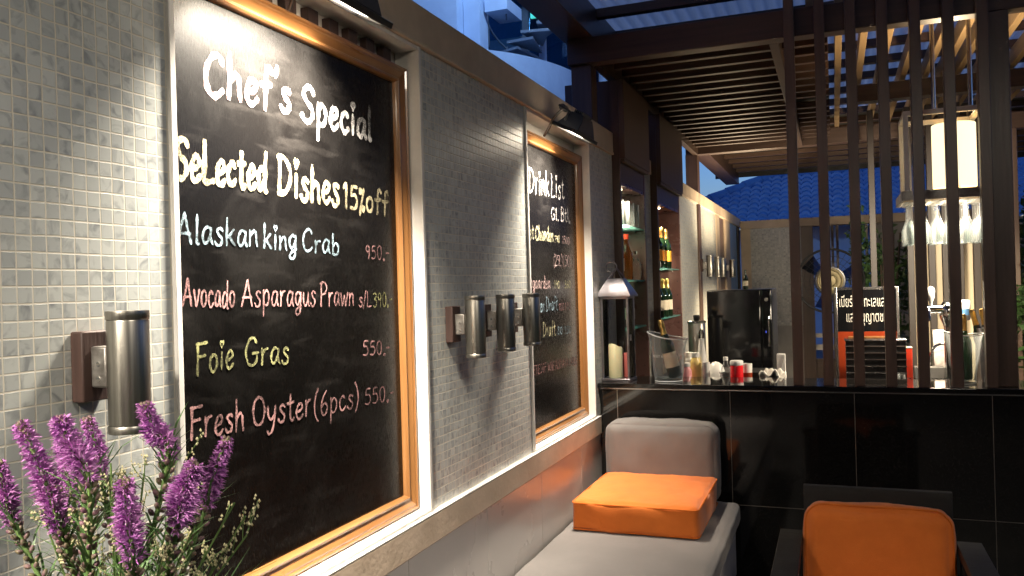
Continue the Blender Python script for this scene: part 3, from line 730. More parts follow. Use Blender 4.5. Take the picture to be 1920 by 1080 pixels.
bd = thing('menu_board', 'large gilt-framed chalkboard headed Chef\'s Special', 'chalkboard', (-.05,1.95,.9))
B(-.078,-.060,1.44,2.49,.92,2.345).build('slate', 'slate_paint', bd)
frame_profile(1.407,2.526,.8865,2.377,-.048,bd)
for i in range(10):
    y = 1.47+i*.105
    B(-.0845,-.058,y,y+.05,2.378,2.43).build('batten', 'plate_wood', bd, bevel=.002)
BX = -.0592
for word, p0, p1, h, w, c in [
("Chef's",(1.568,2.098),(1.901,2.117),.101,.0195,'chalk_rose'),("Special",(1.949,2.105),(2.323,2.105),.098,.019,'chalk_white'),
('SeLected',(1.466,1.891),(1.788,1.891),.092,.0172,'chalk_cream'),('Dishes',(1.834,1.886),(2.126,1.882),.101,.0172,'chalk_cream'),
('15%off',(2.149,1.878),(2.416,1.879),.072,.0135,'chalk_cream'),('Alaskan',(1.464,1.743),(1.747,1.746),.066,.0085,'chalk_blue'),
('king',(1.768,1.742),(1.910,1.743),.062,.0085,'chalk_blue'),('Crab',(1.937,1.741),(2.119,1.736),.062,.0085,'chalk_blue'),
('950.-',(2.267,1.727),(2.411,1.727),.042,.0055,'chalk_pink'),('Avocado',(1.480,1.603),(1.653,1.595),.062,.0068,'chalk_pink'),
('Asparagus',(1.679,1.597),(1.991,1.589),.065,.0068,'chalk_pink'),('Prawn',(2.015,1.589),(2.193,1.585),.065,.0068,'chalk_pink'),
('s/L',(2.221,1.58),(2.294,1.579),.048,.006,'chalk_pink'),('390.-',(2.304,1.575),(2.424,1.575),.044,.0055,'chalk_lime'),
('Foie',(1.516,1.448),(1.643,1.449),.068,.0085,'chalk_lime'),('Gras',(1.685,1.45),(1.863,1.439),.068,.0085,'chalk_lime'),
('550.-',(2.235,1.43),(2.401,1.42),.044,.0058,'chalk_pink'),('Fresh',(1.491,1.304),(1.676,1.296),.072,.0085,'chalk_pink'),
('Oyster',(1.707,1.297),(1.956,1.286),.070,.0085,'chalk_pink'),('(6pcs)',(1.971,1.281),(2.202,1.275),.070,.0072,'chalk_pink'),
('550.-',(2.239,1.276),(2.417,1.269),.047,.0058,'chalk_pink')]:
    write(word, p0, p1, h, w, c, bd, BX)

bd2 = thing('menu_board', 'narrower gilt-framed chalkboard headed Drink List', 'chalkboard', (-.05,4.09,.9))
B(-.078,-.060,3.64,4.59,.92,2.345).build('slate', 'slate_paint', bd2)
frame_profile(3.606,4.626,.8865,2.372,-.048,bd2)
for word, p0, p1, h, w, c in [
('Drink',(3.792,2.084),(4.095,2.094),.125,.0155,'chalk_white'),('List',(4.13,2.095),(4.353,2.104),.117,.0155,'chalk_white'),
('Gl.',(4.119,1.975),(4.246,1.978),.062,.011,'chalk_white'),('Btl.',(4.284,1.978),(4.451,1.983),.075,.011,'chalk_white'),
('Moet',(3.662,1.855),(3.843,1.861),.070,.0105,'chalk_yellow'),('Chandon',(3.866,1.859),(4.144,1.861),.071,.0105,'chalk_yellow'),
('790',(4.162,1.859),(4.254,1.863),.036,.007,'chalk_yellow'),('1500',(4.301,1.859),(4.429,1.858),.040,.007,'chalk_rose'),
('(25L)',(4.142,1.736),(4.29,1.738),.056,.008,'chalk_rose'),('(50L)',(4.309,1.736),(4.489,1.739),.057,.008,'chalk_rose'),
('Hoegaarden',(3.675,1.622),(4.069,1.62),.061,.0105,'chalk_rose'),('190',(4.14,1.62),(4.231,1.619),.038,.008,'chalk_yellow'),
('360',(4.317,1.618),(4.426,1.617),.040,.008,'chalk_yellow'),('Heineken',(3.675,1.511),(3.974,1.504),.066,.0105,'chalk_blue'),
('Draft',(3.999,1.503),(4.184,1.505),.072,.0105,'chalk_blue'),('100',(4.211,1.501),(4.296,1.501),.037,.007,'chalk_pink'),
('190',(4.315,1.5),(4.414,1.5),.038,.007,'chalk_pink'),('Chang',(3.675,1.393),(3.897,1.383),.067,.0105,'chalk_yellow'),
('Draft',(3.938,1.381),(4.136,1.376),.071,.0105,'chalk_yellow'),('80',(4.172,1.377),(4.255,1.375),.039,.008,'chalk_blue'),
('150',(4.293,1.372),(4.412,1.371),.040,.008,'chalk_blue'),('VARIETIES',(3.675,1.209),(3.906,1.204),.044,.0068,'chalk_pink'),
('OF',(3.922,1.205),(3.972,1.202),.044,.0068,'chalk_pink'),('WINE',(3.997,1.202),(4.102,1.2),.043,.0068,'chalk_pink'),
('ALSO',(4.119,1.201),(4.22,1.197),.044,.0068,'chalk_pink'),('AVAILABLE',(4.239,1.198),(4.507,1.189),.042,.0068,'chalk_pink')]:
    write(word, p0, p1, h, w*.76, c, bd2, BX)

# ================================================================== FLOODLIGHTS OVER THE BOARDS
def floodlight(yc, half, label, power, rod_y, spread=104):
    t = thing('floodlight', label, 'lamp', (.01,rod_y,2.36), 'black floodlights over the chalkboards')
    # glass-front plate tilted towards the wall; local frame: a across (outwards), n up-back
    A = Vector((.899,0,-.438)); N = Vector((.438,0,.899)); O = Vector((.135,yc,2.378))
    M = Matrix(((A.x,0,N.x,O.x),(A.y,1,N.y,O.y),(A.z,0,N.z,O.z),(0,0,0,1)))
    h = half
    b = MB()
    for x0,x1,y0,y1 in ((-.062,-.052,-h,h),(.052,.062,-h,h),(-.052,.052,-h,-h+.012),(-.052,.052,h-.012,h)):
        b.box(x0,x1,y0,y1,-.012,.006,M)
    b.build('front_rim', 'black_metal', t, bevel=.002)
    B(-.0515,.0515,-h+.0125,h-.0125,-.004,-.001,M).build('lens', 'lamp_lens', t)
    # housing: truncated trapezoid prism
    b = MB(); v = []
    for z, sx, sy in ((.0062,.058,h*.72),(.055,.045,h*.5),(.085,.03,h*.42)):
        v += [M @ Vector((x*sx, y*sy, z)) for x, y in ((-1,-1),(1,-1),(1,1),(-1,1))]
    b.add(v, [(3,2,1,0)]+[(4*k+i,4*k+(i+1)%4,4*k+4+(i+1)%4,4*k+4+i) for k in (0,1) for i in range(4)]+[(8,9,10,11)])
    b.build('housing', 'black_metal', t, bevel=.003)
    b = MB()
    for k in range(5): b.box(-.02+k*.01,-.017+k*.01,-h*.4,h*.4,.0855,.10,M)
    b.build('cooling_fin', 'black_metal', t)
    q = lambda x, y, z: M @ Vector((x,y,z))
    b = MB().tube([q(-.02,h*.76,.03),q(-.02,h*.76,.075),q(-.075,h*.76,.085),q(-.075,-h*.76,.085),q(-.02,-h*.76,.075),q(-.02,-h*.76,.03)], .006, 8); b.build('yoke', 'black_metal', t, smooth=60)
    rod = smooth_path([(-.02,rod_y,2.372),(.012,rod_y-.02,2.405),(.05,rod_y-.05,2.445),tuple(q(-.075,(rod_y-.06-yc),.085))], 6)
    MB().tube(rod, .0065, 8).build('arm', 'dark_bronze', t, smooth=60)
    e_ = q(-.075,(rod_y-.06-yc),.085)
    b = MB().tube([e_+Vector((0,-.03,0)), e_+Vector((0,.03,0))], .016, 12); b.build('swivel_knob', 'dark_bronze', t, bevel=.002)
    L = bpy.data.lights.new('flood_beam', 'AREA'); L.shape = 'RECTANGLE'; L.size = .098; L.size_y = .32; L.energy = power; L.color = (1,.89,.74); L.spread = R(spread)
    lo = bpy.data.objects.new('flood_beam', L); COL.objects.link(lo)
    ML = Matrix(((A.x,0,N.x,0),(A.y,1,N.y,0),(A.z,0,N.z,0),(0,0,0,1)))
    lo.matrix_world = Matrix.Translation(q(0,0,-.016)) @ ML
floodlight(1.83, .20, 'black floodlight over the Chef\'s Special board', 5.5, 1.854, 106)
floodlight(3.95, .20, 'black floodlight over the Drink List board', 3.3, 3.925, 108)

floodlight(-.30, .20, 'added black floodlight out of frame to the left, for fill', 6.8, -.26, 160)  # added to brighten the flowers and the left tiles
cl = thing('fill_lamp','added round fill lamp under the roof behind the viewer','ceiling lamp',(2.5,.2,3.30))  # added fixture out of view, gives soft fill on wall and seats
MB().lathe([(.30,.0),(.31,-.02),(.31,-.09),(.29,-.10)],(2.5,.2,3.30),40,cap=False).build('shade_ring','white_trim',cl,smooth=50)
MB().lathe([(0,-.095),(.289,-.095)],(2.5,.2,3.30),40,cap=False).build('diffuser','lamp_shade',cl)
L = bpy.data.lights.new('fill_lamp','AREA'); L.shape = 'DISK'; L.size = .56; L.energy = 3.4; L.color = (1,.90,.76)
lo = bpy.data.objects.new('fill_lamp', L); COL.objects.link(lo); lo.location = (2.5,.2,3.195)
# ================================================================== WALL SCONCES
def sconce(y, label, group, base_x=0.0):
    t = thing('wall_sconce', label, 'wall lamp', (base_x,y,1.50), group)
    B(.0005,.030,y-.034,y+.034,1.436,1.565).build('back_plate', 'plate_wood', t, bevel=.003)
    b = B(.0305,.068,y-.018,y+.018,1.462,1.537); b.build('bracket', 'worn_steel', t, bevel=.004)
    b = MB()
    for z in (1.478,1.505): b.tube([(.05,y-.0195,z),(.05,y-.0175,z)], .0045, 10)
    b.build('screw', 'chrome', t)
    c = (.103,y,0)
    MB().lathe([(.0355,1.396),(.0362,1.399),(.0362,1.582),(.0355,1.584)], c, 40, cap=False).build('tube', 'brushed_steel', t, smooth=40)
    MB().lathe([(.030,1.5845),(.030,1.600),(.0368,1.601),(.0374,1.598),(.0374,1.586),(.0362,1.5845)], c, 40, cap=False).build('top_rim', 'brushed_steel', t, smooth=40)
    MB().lathe([(.0362,1.3955),(.0374,1.394),(.0374,1.383),(.0366,1.381),(.030,1.381),(.030,1.3955)], c, 40, cap=False).build('bottom_rim', 'brushed_steel', t, smooth=40)
    MB().lathe([(.0,1.592),(.0298,1.592)], c, 24, cap=False).build('lens', 'black_glossy', t)
    MB().lathe([(.0,1.388),(.0298,1.388)], c, 24, cap=False).build('lens', 'black_glossy', t)
    return t
s0 = sconce(1.165, 'steel cylinder wall lamp left of the big chalkboard, above the flowers', 'steel cylinder wall lamps')
for y, l in ((2.735,'nearest of the three steel wall lamps between the chalkboards'),(3.03,'middle of the three steel wall lamps between the chalkboards'),(3.325,'steel wall lamp overlapping the edge of the drink chalkboard')):
    d = dup(s0, label=l); d.location = (0,y,1.50)
for y, l in ((8.75,'nearest small steel wall lamp on the far cream wall'),(9.35,'second small steel wall lamp on the far cream wall'),(9.80,'third small steel wall lamp on the far cream wall'),(10.75,'farthest small steel wall lamp on the far cream wall')):
    d = dup(s0, label=l); d.location = (.012,y,1.81)
    for dz, rx in ((.125,180),(-.14,0)):
        L = bpy.data.lights.new('far_wall_fill','SPOT'); L.energy = 4.5; L.spot_size = R(160); L.spot_blend = 1; L.color = (1,.78,.50); L.shadow_soft_size = .25  # added fill for the far wall, set off from the sconces
        lo = bpy.data.objects.new('far_wall_fill', L); COL.objects.link(lo); lo.location = (.34,y,1.81+dz*1.5); lo.rotation_euler = (R(rx),0,0)

# ================================================================== BENCH, CUSHIONS, CHAIR
bn = thing('wall_bench', 'grey upholstered bench with white base along the wall', 'bench', (.42,3.4,0))
rbox(.03,.80,1.9,4.62,.335,.452,.035,n=44,puff=.006,wr=.0016,seed=3).build('seat_pad', 'grey_fabric', bn, smooth=60)
sm = smooth_path([(.785,1.95,.436),(.786,4.55,.436)], 4)
MB().tube([(.779,1.95,.4375),(.779,4.57,.4375),(.06,4.595,.4375)], .0022, 6).build('seam', 'grey_seam', bn)
B(.06,.77,2.0,4.60,.06,.334).build('base', 'white_laminate', bn, bevel=.004)
bk = rbox(.095,.692,4.50,4.655,.453,.872,.05,n=36,puff=.014,wr=.0022,seed=5).build('back_cushion', 'grey_fabric', None, smooth=60, loc=(.39,4.58,.453))
tag(bk, 'upright grey back cushion leaning at the end of the bench', 'cushion')
def seam_rect(name, x0,x1,z0,z1,y,r,parent,m):
    pts = []
    for cx, cz, a in ((x1-r,z1-r,0),(x0+r,z1-r,90),(x0+r,z0+r,180),(x1-r,z0+r,270)):
        for i in range(6):
            t = R(a+i*18); pts.append((cx+r*math.cos(t), y, cz+r*math.sin(t)))
    pts.append(pts[0]); MB().tube(pts, .0024, 6, cap=False).build(name, m, parent)
seam_rect('piping', .104,.683,.462,.863,4.522,.045,bk,'grey_seam')
oc = rbox(.098,.694,3.838,4.500,.4535,.602,.024,n=38,puff=.013,wr=.0026,seed=9).build('seat_cushion', 'orange_fabric', None, smooth=60, loc=(.39,4.18,.4535))
tag(oc, 'thick orange cushion lying flat on the grey bench', 'cushion')
def seam_flat(x0,x1,y0,y1,z,r,parent,m):
    pts = []
    for cx, cy, a in ((x1-r,y1-r,0),(x0+r,y1-r,90),(x0+r,y0+r,180),(x1-r,y0+r,270)):
        for i in range(6):
            t = R(a+i*18); pts.append((cx+r*math.cos(t), cy+r*math.sin(t), z))
    pts.append(pts[0]); MB().tube(pts, .0034, 6, cap=False).build('piping', m, parent)
seam_flat(.0965,.6955,3.8360,4.502,.590,.022,oc,'orange_seam')
seam_flat(.0965,.6955,3.8360,4.502,.466,.022,oc,'orange_seam')

ch = thing('armchair', 'black timber armchair with orange cushions in front of the bar', 'armchair', (1.43,3.15,0))
b = MB(); b.box(1.163,1.69,3.505,3.535,.12,.812); b.build('back_panel', 'black_stained_wood', ch, bevel=.003)
B(1.163,1.69,2.90,3.504,.25,.29).build('seat_frame', 'black_stained_wood', ch, bevel=.003)
for x0, x1 in ((1.072,1.158),(1.695,1.781)):
    B(x0,x1,2.80,3.50,.60,.635).build('armrest', 'black_stained_wood', ch, bevel=.003)
    for y in (2.82,3.42): B(x0+.01,x1-.01,y,y+.06,0,.5995).build('leg', 'black_stained_wood', ch, bevel=.003)
Mt = Matrix.Translation((1.425,3.44,.36)) @ Matrix.Rotation(R(-7),4,'X')
cb_ = rbox(-.255,.255,-.075,.05,-.06,.392,.05,n=36,puff=.013,wr=.0022,seed=2); cb_.v = [tuple(Mt @ Vector(p)) for p in cb_.v]
bc_ = cb_.build('back_cushion', 'orange_fabric', ch, smooth=60)
pts = []
for cx, cz, a in ((.19,.327,0),(-.19,.327,90)):
    for i in range(8): t = R(a+i*90/7); pts.append(Mt @ Vector((cx+.064*math.cos(t), -.052, cz+.068*math.sin(t))))
pts = [Mt @ Vector((.255,-.052,0))] + pts + [Mt @ Vector((-.255,-.052,0))]
MB().tube(pts, .0034, 6).build('piping', 'orange_seam', bc_)
rbox(1.175,1.68,2.92,3.37,.291,.40,.03,n=16,puff=.01,wr=.002,seed=4).build('seat_cushion', 'orange_fabric', ch, smooth=60)

# ================================================================== ON THE LEDGE
def bottle(name, label, cat, loc, h, r, m, group=None, foil=None, lab=None, tilt=None, neck=.30, seal=None):
    t = thing(name, label, cat, loc, group)
    x, y, z = loc
    M = tilt if tilt is not None else Matrix.Identity(4)
    rn = r*.36
    prof = [(r*.9,0),(r,.008),(r,h*(.60-.06)),(r*.93,h*.60),(r*.62,h*.68),(rn*1.25,h*.76),(rn,h*.84),(rn,h*.985),(rn*.9,h)]
    MB().lathe(prof, loc, 20, M).build('glass_body', m, t, smooth=50)
    if foil:
        MB().lathe([(rn*1.32+.0006,h*.755),(rn*1.08+.0006,h*.845),(rn*1.22,h*.92),(rn*1.3,h*.935),(rn*1.22,h*.95),(rn*1.15,h*.99),(rn*.8,h*1.012),(0,h*1.014)], loc, 18, M, cap=False).build('foil', foil, t, smooth=50)
    elif seal:
        MB().lathe([(rn*1.15,h*.90),(rn*1.15,h*1.01),(0,h*1.012)], loc, 16, M, cap=False).build('cap', seal, t, smooth=50)
    if lab:
        MB().lathe([(r*1.015,h*.18),(r*1.015,h*.44)], loc, 20, M, cap=False).build('label', lab, t, smooth=50)
    return t

lt = thing('lantern', 'glass and steel lantern with pyramid roof at the wall end of the ledge', 'lantern', (.087,4.885,1.0612))
x0,x1,y0,y1 = .005,.172,4.80,4.968
B(x0-.004,x1+.004,y0-.004,y1+.004,1.0612,1.078).build('base', 'lantern_metal', lt, bevel=.002)
for x in (x0,x1-.013):
    for y in (y0,y1-.013): B(x,x+.013,y,y+.013,1.0782,1.545).build('corner_post', 'lantern_metal', lt, bevel=.002)
B(x0-.002,x1+.002,y0-.002,y1+.002,1.5452,1.557).build('top_rail', 'lantern_metal', lt, bevel=.002)
for a in ((x0+.0132,x1-.0132,y0+.005,y0+.0065),(x0+.0132,x1-.0132,y1-.0065,y1-.005),(x0+.005,x0+.0065,y0+.0132,y1-.0132),(x1-.0065,x1-.005,y0+.0132,y1-.0132)):
    B(*a,1.0785,1.545).build('pane', 'lantern_pane', lt)
b = MB(); q = [(x0-.02,y0-.02),(x1+.02,y0-.02),(x1+.02,y1+.02),(x0-.02,y1+.02)]; cx, cy = .0885,4.884; k = .045
b.add([(a,c,1.5572) for a,c in q]+[(a,c,1.566) for a,c in q]+[(cx-k,cy-k,1.667),(cx+k,cy-k,1.667),(cx+k,cy+k,1.667),(cx-k,cy+k,1.667)], [(3,2,1,0)]+[(4*j+i,4*j+(i+1)%4,4*j+4+(i+1)%4,4*j+4+i) for j in (0,1) for i in range(4)]+[(8,9,10,11)])
b.build('roof', 'lantern_metal', lt, bevel=.002)
b = MB(); b.tube([(cx-.04,cy-.04,1.667),(cx,cy,1.73)],.004,6).tube([(cx+.04,cy-.04,1.667),(cx,cy,1.73)],.004,6).tube([(cx-.04,cy+.04,1.667),(cx,cy,1.73)],.004,6).tube([(cx+.04,cy+.04,1.667),(cx,cy,1.73)],.004,6)
b.build('chimney_frame', 'lantern_metal', lt)
ring = [(cx-.03+.032*math.cos(R(i*20)), cy, 1.735+.032*math.sin(R(i*20))) for i in range(19)]
MB().tube(ring, .004, 8, cap=False).build('handle_ring', 'lantern_metal', lt, smooth=60)
MB().tube([(x1+.006,y0+.02,1.30),(x1+.006,y0+.02,1.335)], .006, 8).build('latch', 'lantern_metal', lt)
cd = MB(); vs = []; n = 28
for z in (1.0785,1.09,1.262,1.27):
    rr = .041 if z not in (1.0785,) else .0405
    for j in range(n):
        t = 2*math.pi*j/n; zz = z + (.012*math.cos(t+2.6)+.004*math.sin(3*t) if z > 1.2 else 0); r_ = rr*(.86 if z > 1.265 else 1)
        vs.append((.075+r_*math.cos(t), 4.86+r_*math.sin(t), zz))
fs = [(i*n+j,i*n+(j+1)%n,(i+1)*n+(j+1)%n,(i+1)*n+j) for i in range(3) for j in range(n)]+[tuple(range(n)),tuple(3*n+j for j in range(n))]
tag(cd.add(vs,fs).build('pillar_candle','candle_wax',None,smooth=50,loc=(.075,4.86,1.0785)), 'thick cream pillar candle inside the glass lantern', 'candle')
tag(MB().lathe([(.028,0),(.029,.004),(.029,.135),(.026,.142),(0,.14)],(.135,4.925,1.0785),24).build('pillar_candle','pink_wax',None,smooth=50,loc=(.135,4.925,1.0785)), 'slimmer red candle at the back of the lantern', 'candle')

def ice_bucket(c, label, rb, rt, h, slope):
    t = thing('ice_bucket', label, 'ice bucket', c)
    n = 40; vs = []
    prof = [(0,.0),(rb,.0),(rb*1.02,.012),(rb*1.12,.06),(rt*.86,h*.62),(rt*.95,h*.86),(rt*1.06,h),(rt*1.03,h*1.003),(rt*.92,h*.86),(rt*.83,h*.62),(rb*1.05,.06),(rb*.94,.022),(0,.022)]
    for r_, z in prof:
        for j in range(n):
            a = 2*math.pi*j/n; w = max(0,(z/h-.5)/.5)
            vs.append((c[0]+r_*math.cos(a), c[1]+r_*math.sin(a), c[2]+z+w*slope*(-math.cos(a))+w*.006*math.cos(2*a)))
    fs = [(i*n+j,i*n+(j+1)%n,(i+1)*n+(j+1)%n,(i+1)*n+j) for i in range(len(prof)-1) for j in range(n)]
    MB().add(vs,fs).build('bucket_wall','clear_pane',t,smooth=60)
    rim = [(c[0]+rt*1.05*math.cos(2*math.pi*j/n), c[1]+rt*1.05*math.sin(2*math.pi*j/n), c[2]+h+slope*(-math.cos(2*math.pi*j/n))+.006*math.cos(4*math.pi*j/n)) for j in range(n+1)]
    MB().tube(rim, .0032, 8, cap=False).build('rim','milky_plastic',t,smooth=60)
    base = [(c[0]+rb*math.cos(2*math.pi*j/n), c[1]+rb*math.sin(2*math.pi*j/n), c[2]+.004) for j in range(n+1)]
    MB().tube(base, .0035, 8, cap=False).build('foot_ring','milky_plastic',t,smooth=60)
    return t
ib = ice_bucket((.386,4.865,1.0612), 'clear ice bucket with a tilted champagne bottle near the lantern', .078, .110, .262, .022)
Mx = Matrix.Translation((.386,4.8,1.19)) @ Matrix.Rotation(R(90),4,'X')
# lettering curves round the front of the bucket
c_ = bpy.data.curves.new('lettering','FONT'); c_.body = 'MOËT & CHANDON'; c_.size = .021; c_.align_x = 'CENTER'; c_.resolution_u = 2
o_ = bpy.data.objects.new('lettering', c_); COL.objects.link(o_); me_ = bpy.data.meshes.new_from_object(o_.evaluated_get(bpy.context.evaluated_depsgraph_get())); bpy.data.objects.remove(o_)
b = MB(); b.add([(.386+.0995*math.sin((v.co.x+.01)/.0995), 4.865-.0995*math.cos((v.co.x+.01)/.0995), 1.205+v.co.y) for v in me_.vertices], [tuple(p.vertices) for p in me_.polygons]); b.build('bucket_lettering','white_print',ib)
tl = Matrix.Rotation(R(-13),4,'Y') @ Matrix.Rotation(R(4),4,'X')
bottle('champagne_bottle', 'champagne bottle with gold foil tilted in the clear bucket near the lantern', 'bottle', (.428,4.855,1.088), .335, .040, 'dark_bottle', foil='gold_foil', lab='cream_label', tilt=tl)
ib2 = ice_bucket((1.918,4.91,1.0612), 'clear ice bucket behind the upright slats near the square post', .052, .088, .262, .006)
bottle('champagne_bottle', 'green champagne bottle with gold neck in the bucket behind the slats', 'bottle', (1.918,4.91,1.086), .335, .038, 'green_bottle', foil='gold_foil')
# tall printed cooler with two bottles
ck = thing('bottle_cooler', 'dark tapered cooler printed CHANDON beside the square post', 'cooler', (2.06,5.02,1.0612))
MB().lathe([(.045,0),(.047,.004),(.068,.285),(.064,.286),(.044,.012),(0,.012)], (2.06,5.02,1.0612), 32, cap=False).build('cooler_wall','lantern_metal',ck,smooth=50)
Mx = Matrix.Translation((2.035,4.958,1.225)) @ Matrix.Rotation(R(90),4,'X') @ Matrix.Rotation(R(83),4,'Z')
text_mesh('CHANDON', .036, Mx, 'cooler_lettering', 'white_print', ck)
for i, (x, y, a, l) in enumerate(((2.055,5.03,-14,'left of two gold-necked bottles in the printed cooler'),(2.08,5.0,-11,'right of two gold-necked bottles in the printed cooler'))):
    bottle('champagne_bottle', l, 'bottle', (x,y,1.12), .33, .032, 'dark_bottle', foil='gold_foil', tilt=Matrix.Rotation(R(a),4,'Y'))

# ================================================================== WORKTOP ITEMS
Z = .9302
def lathe_thing(name, label, cat, loc, parts, n=24, group=None):
    t = thing(name, label, cat, loc, group)
    for pn, prof, m in parts: MB().lathe(prof, loc, n).build(pn, m, t, smooth=45)
    return t
lathe_thing('cocktail_shaker', 'tall brushed steel canister with dark knob behind the syrups', 'canister', (.450,5.55,Z), [
 ('body', [(.054,0),(.056,.006),(.056,.43),(.054,.434)], 'brushed_steel'), ('rim', [(.0565,.4345),(.061,.437),(.061,.446),(.052,.450),(0,.452)], 'satin_steel'), ('knob', [(.018,.4525),(.020,.456),(.021,.482),(.018,.487),(0,.488)], 'black_plastic')])
lathe_thing('squeeze_bottle', 'tall white squeeze bottle with clear cap beside the steel canister', 'bottle', (.503,5.38,Z), [
 ('body', [(.030,0),(.032,.006),(.031,.20),(.018,.31),(.0165,.345)], 'white_plastic'), ('cap', [(.018,.3452),(.018,.375),(.012,.395),(.007,.402),(0,.403)], 'clear_glass')])
lathe_thing('syrup_jar', 'short jar of pale pink syrup on the steel worktop', 'jar', (.424,5.26,Z), [
 ('body', [(.030,0),(.032,.005),(.032,.155),(.024,.17),(.022,.178)], 'pink_syrup'), ('lid', [(.025,.1782),(.025,.20),(0,.202)], 'white_plastic')])
lathe_thing('syrup_bottle', 'bottle of pale yellow syrup with white cap beside the pink jar', 'bottle', (.470,5.33,Z), [
 ('body', [(.032,0),(.034,.005),(.034,.19),(.028,.215),(.021,.23)], 'yellow_syrup'), ('cap', [(.024,.2302),(.024,.258),(0,.26)], 'white_plastic')])
lathe_thing('syrup_bottle', 'milky white bottle with black stripe behind the pink jar', 'bottle', (.408,5.44,Z), [
 ('body', [(.033,0),(.035,.005),(.035,.20),(.026,.22)], 'milky_plastic'), ('cap', [(.028,.2202),(.028,.252),(0,.254)], 'white_plastic'), ('stripe', [(.0353,.05),(.0353,.08)], 'black_plastic')])
lathe_thing('sauce_bottle', 'small black bottle at the left end of the syrups', 'bottle', (.372,5.42,Z), [
 ('body', [(.022,0),(.023,.004),(.023,.17),(.012,.21)], 'black_glossy'), ('cap', [(.013,.2102),(.013,.235),(0,.236)], 'red_plastic')])
lathe_thing('drink_cup', 'plain white upright tumbler beside the squeeze bottle', 'tumbler', (.538,5.31,Z), [
 ('body', [(.018,0),(.020,.004),(.024,.20),(.020,.20),(.017,.01),(0,.01)], 'white_plastic')])
lathe_thing('mixing_bowl', 'white bowl turned upside down in front of the black fridge', 'bowl', (.575,5.48,Z), [
 ('body', [(.060,0),(.062,.06),(.058,.12),(.044,.165),(.02,.185),(0,.19)], 'white_plastic')])
lathe_thing('water_bottle', 'small clear glass bottle beside the red jar', 'bottle', (.655,5.33,Z), [
 ('body', [(.034,0),(.036,.006),(.036,.12),(.030,.155),(.014,.19),(.013,.21)], 'clear_pane'), ('cap', [(.0145,.2102),(.0145,.232),(0,.234)], 'white_plastic')])
j = lathe_thing('syrup_jar', 'jar of bright red syrup with white lid', 'jar', (.724,5.30,Z), [
 ('body', [(.037,0),(.039,.005),(.039,.175),(.036,.185)], 'red_syrup'), ('lid', [(.039,.1852),(.040,.19),(.040,.208),(.036,.213),(0,.214)], 'milky_plastic')])
lathe_thing('measuring_cup', 'small white cup with orange print right of the red jar', 'cup', (.775,5.40,Z), [
 ('body', [(.026,0),(.028,.004),(.033,.185),(.029,.185),(.024,.008),(0,.008)], 'white_plastic'), ('print', [(.0305,.07),(.0325,.13)], 'orange_print')])
sv = thing('serving_tray', 'flat dark board lying on the worktop beside the fridge', 'tray', (.86,5.60,Z))
B(.60,.955,5.44,5.72,Z,Z+.115).build('riser', 'black_plastic', sv, bevel=.004)
B(.59,.965,5.43,5.73,Z+.1152,Z+.127).build('top', 'black_stained_wood', sv, bevel=.003)
nb = thing('napkin_box', 'upright pale carton standing right of the black fridge', 'carton', (.965,5.46,Z))
B(.955,1.005,5.40,5.43,Z,Z+.245).build('carton_body','white_plastic',nb,bevel=.003)
b = MB().tube([(.962,5.3985,Z+.13),(.985,5.3985,Z+.18),(1.0,5.3985,Z+.235)],.002,6); b.build('printed_line','worn_steel',nb)
rn_ = random.Random(5); b = MB(); n = 14; vs = []
for i in range(n+1):
    for k in range(9):
        vs.append((.865+.15*i/n, 5.20+.10*k/8, Z+.125+.022*math.sin(i*.9+k*.7)+.012*math.sin(k*1.9+i*.3)+.02*math.sin(math.pi*i/n)+rn_.uniform(-.003,.003)))
fs = [(i*9+k,i*9+k+1,(i+1)*9+k+1,(i+1)*9+k) for i in range(n) for k in range(8)]
ct = b.add(vs,fs).build('bar_towel','towel',None,smooth=80,loc=(.94,5.25,Z+.11)); ct.modifiers.new('cloth','SOLIDIFY').thickness = .008
tag(ct, 'crumpled cream bar towel on the worktop below the carton', 'towel')
tb = thing('towel_basket', 'shallow steel tray carrying the cream towel', 'tray', (.94,5.25,Z))
B(.86,1.02,5.19,5.31,Z,Z+.095).build('tray_body','satin_steel',tb,bevel=.004)

# black fridge
fr = thing('drinks_fridge', 'tall black drinks cabinet with glossy door behind the worktop', 'fridge', (.68,6.25,0))
B(.452,.895,6.03,6.55,.04,1.572).build('cabinet_body','black_plastic',fr,bevel=.006)
B(.456,.815,6.008,6.029,.10,1.565).build('door','black_glossy',fr,bevel=.003)
B(.823,.893,6.004,6.029,.10,1.568).build('control_strip','black_glossy',fr,bevel=.010)
MB().tube([(.872,5.99,1.18),(.872,5.985,1.2),(.872,5.985,1.36),(.872,5.99,1.38)],.006,8).build('handle','chrome',fr,smooth=60)
MB().lathe([(.013,0),(.013,.004),(0,.004)],(.858,6.003,1.50),16,Matrix.Rotation(R(90),4,'X')).build('badge','worn_steel',fr)
B(.850,.853,6.0015,6.0035,1.27,1.285).build('indicator_light','blue_led',fr)
bottle('wine_bottle','small white-labelled bottle standing on top of the black fridge','bottle',(.70,6.25,1.5722),.14,.018,'dark_bottle',lab='cream_label')

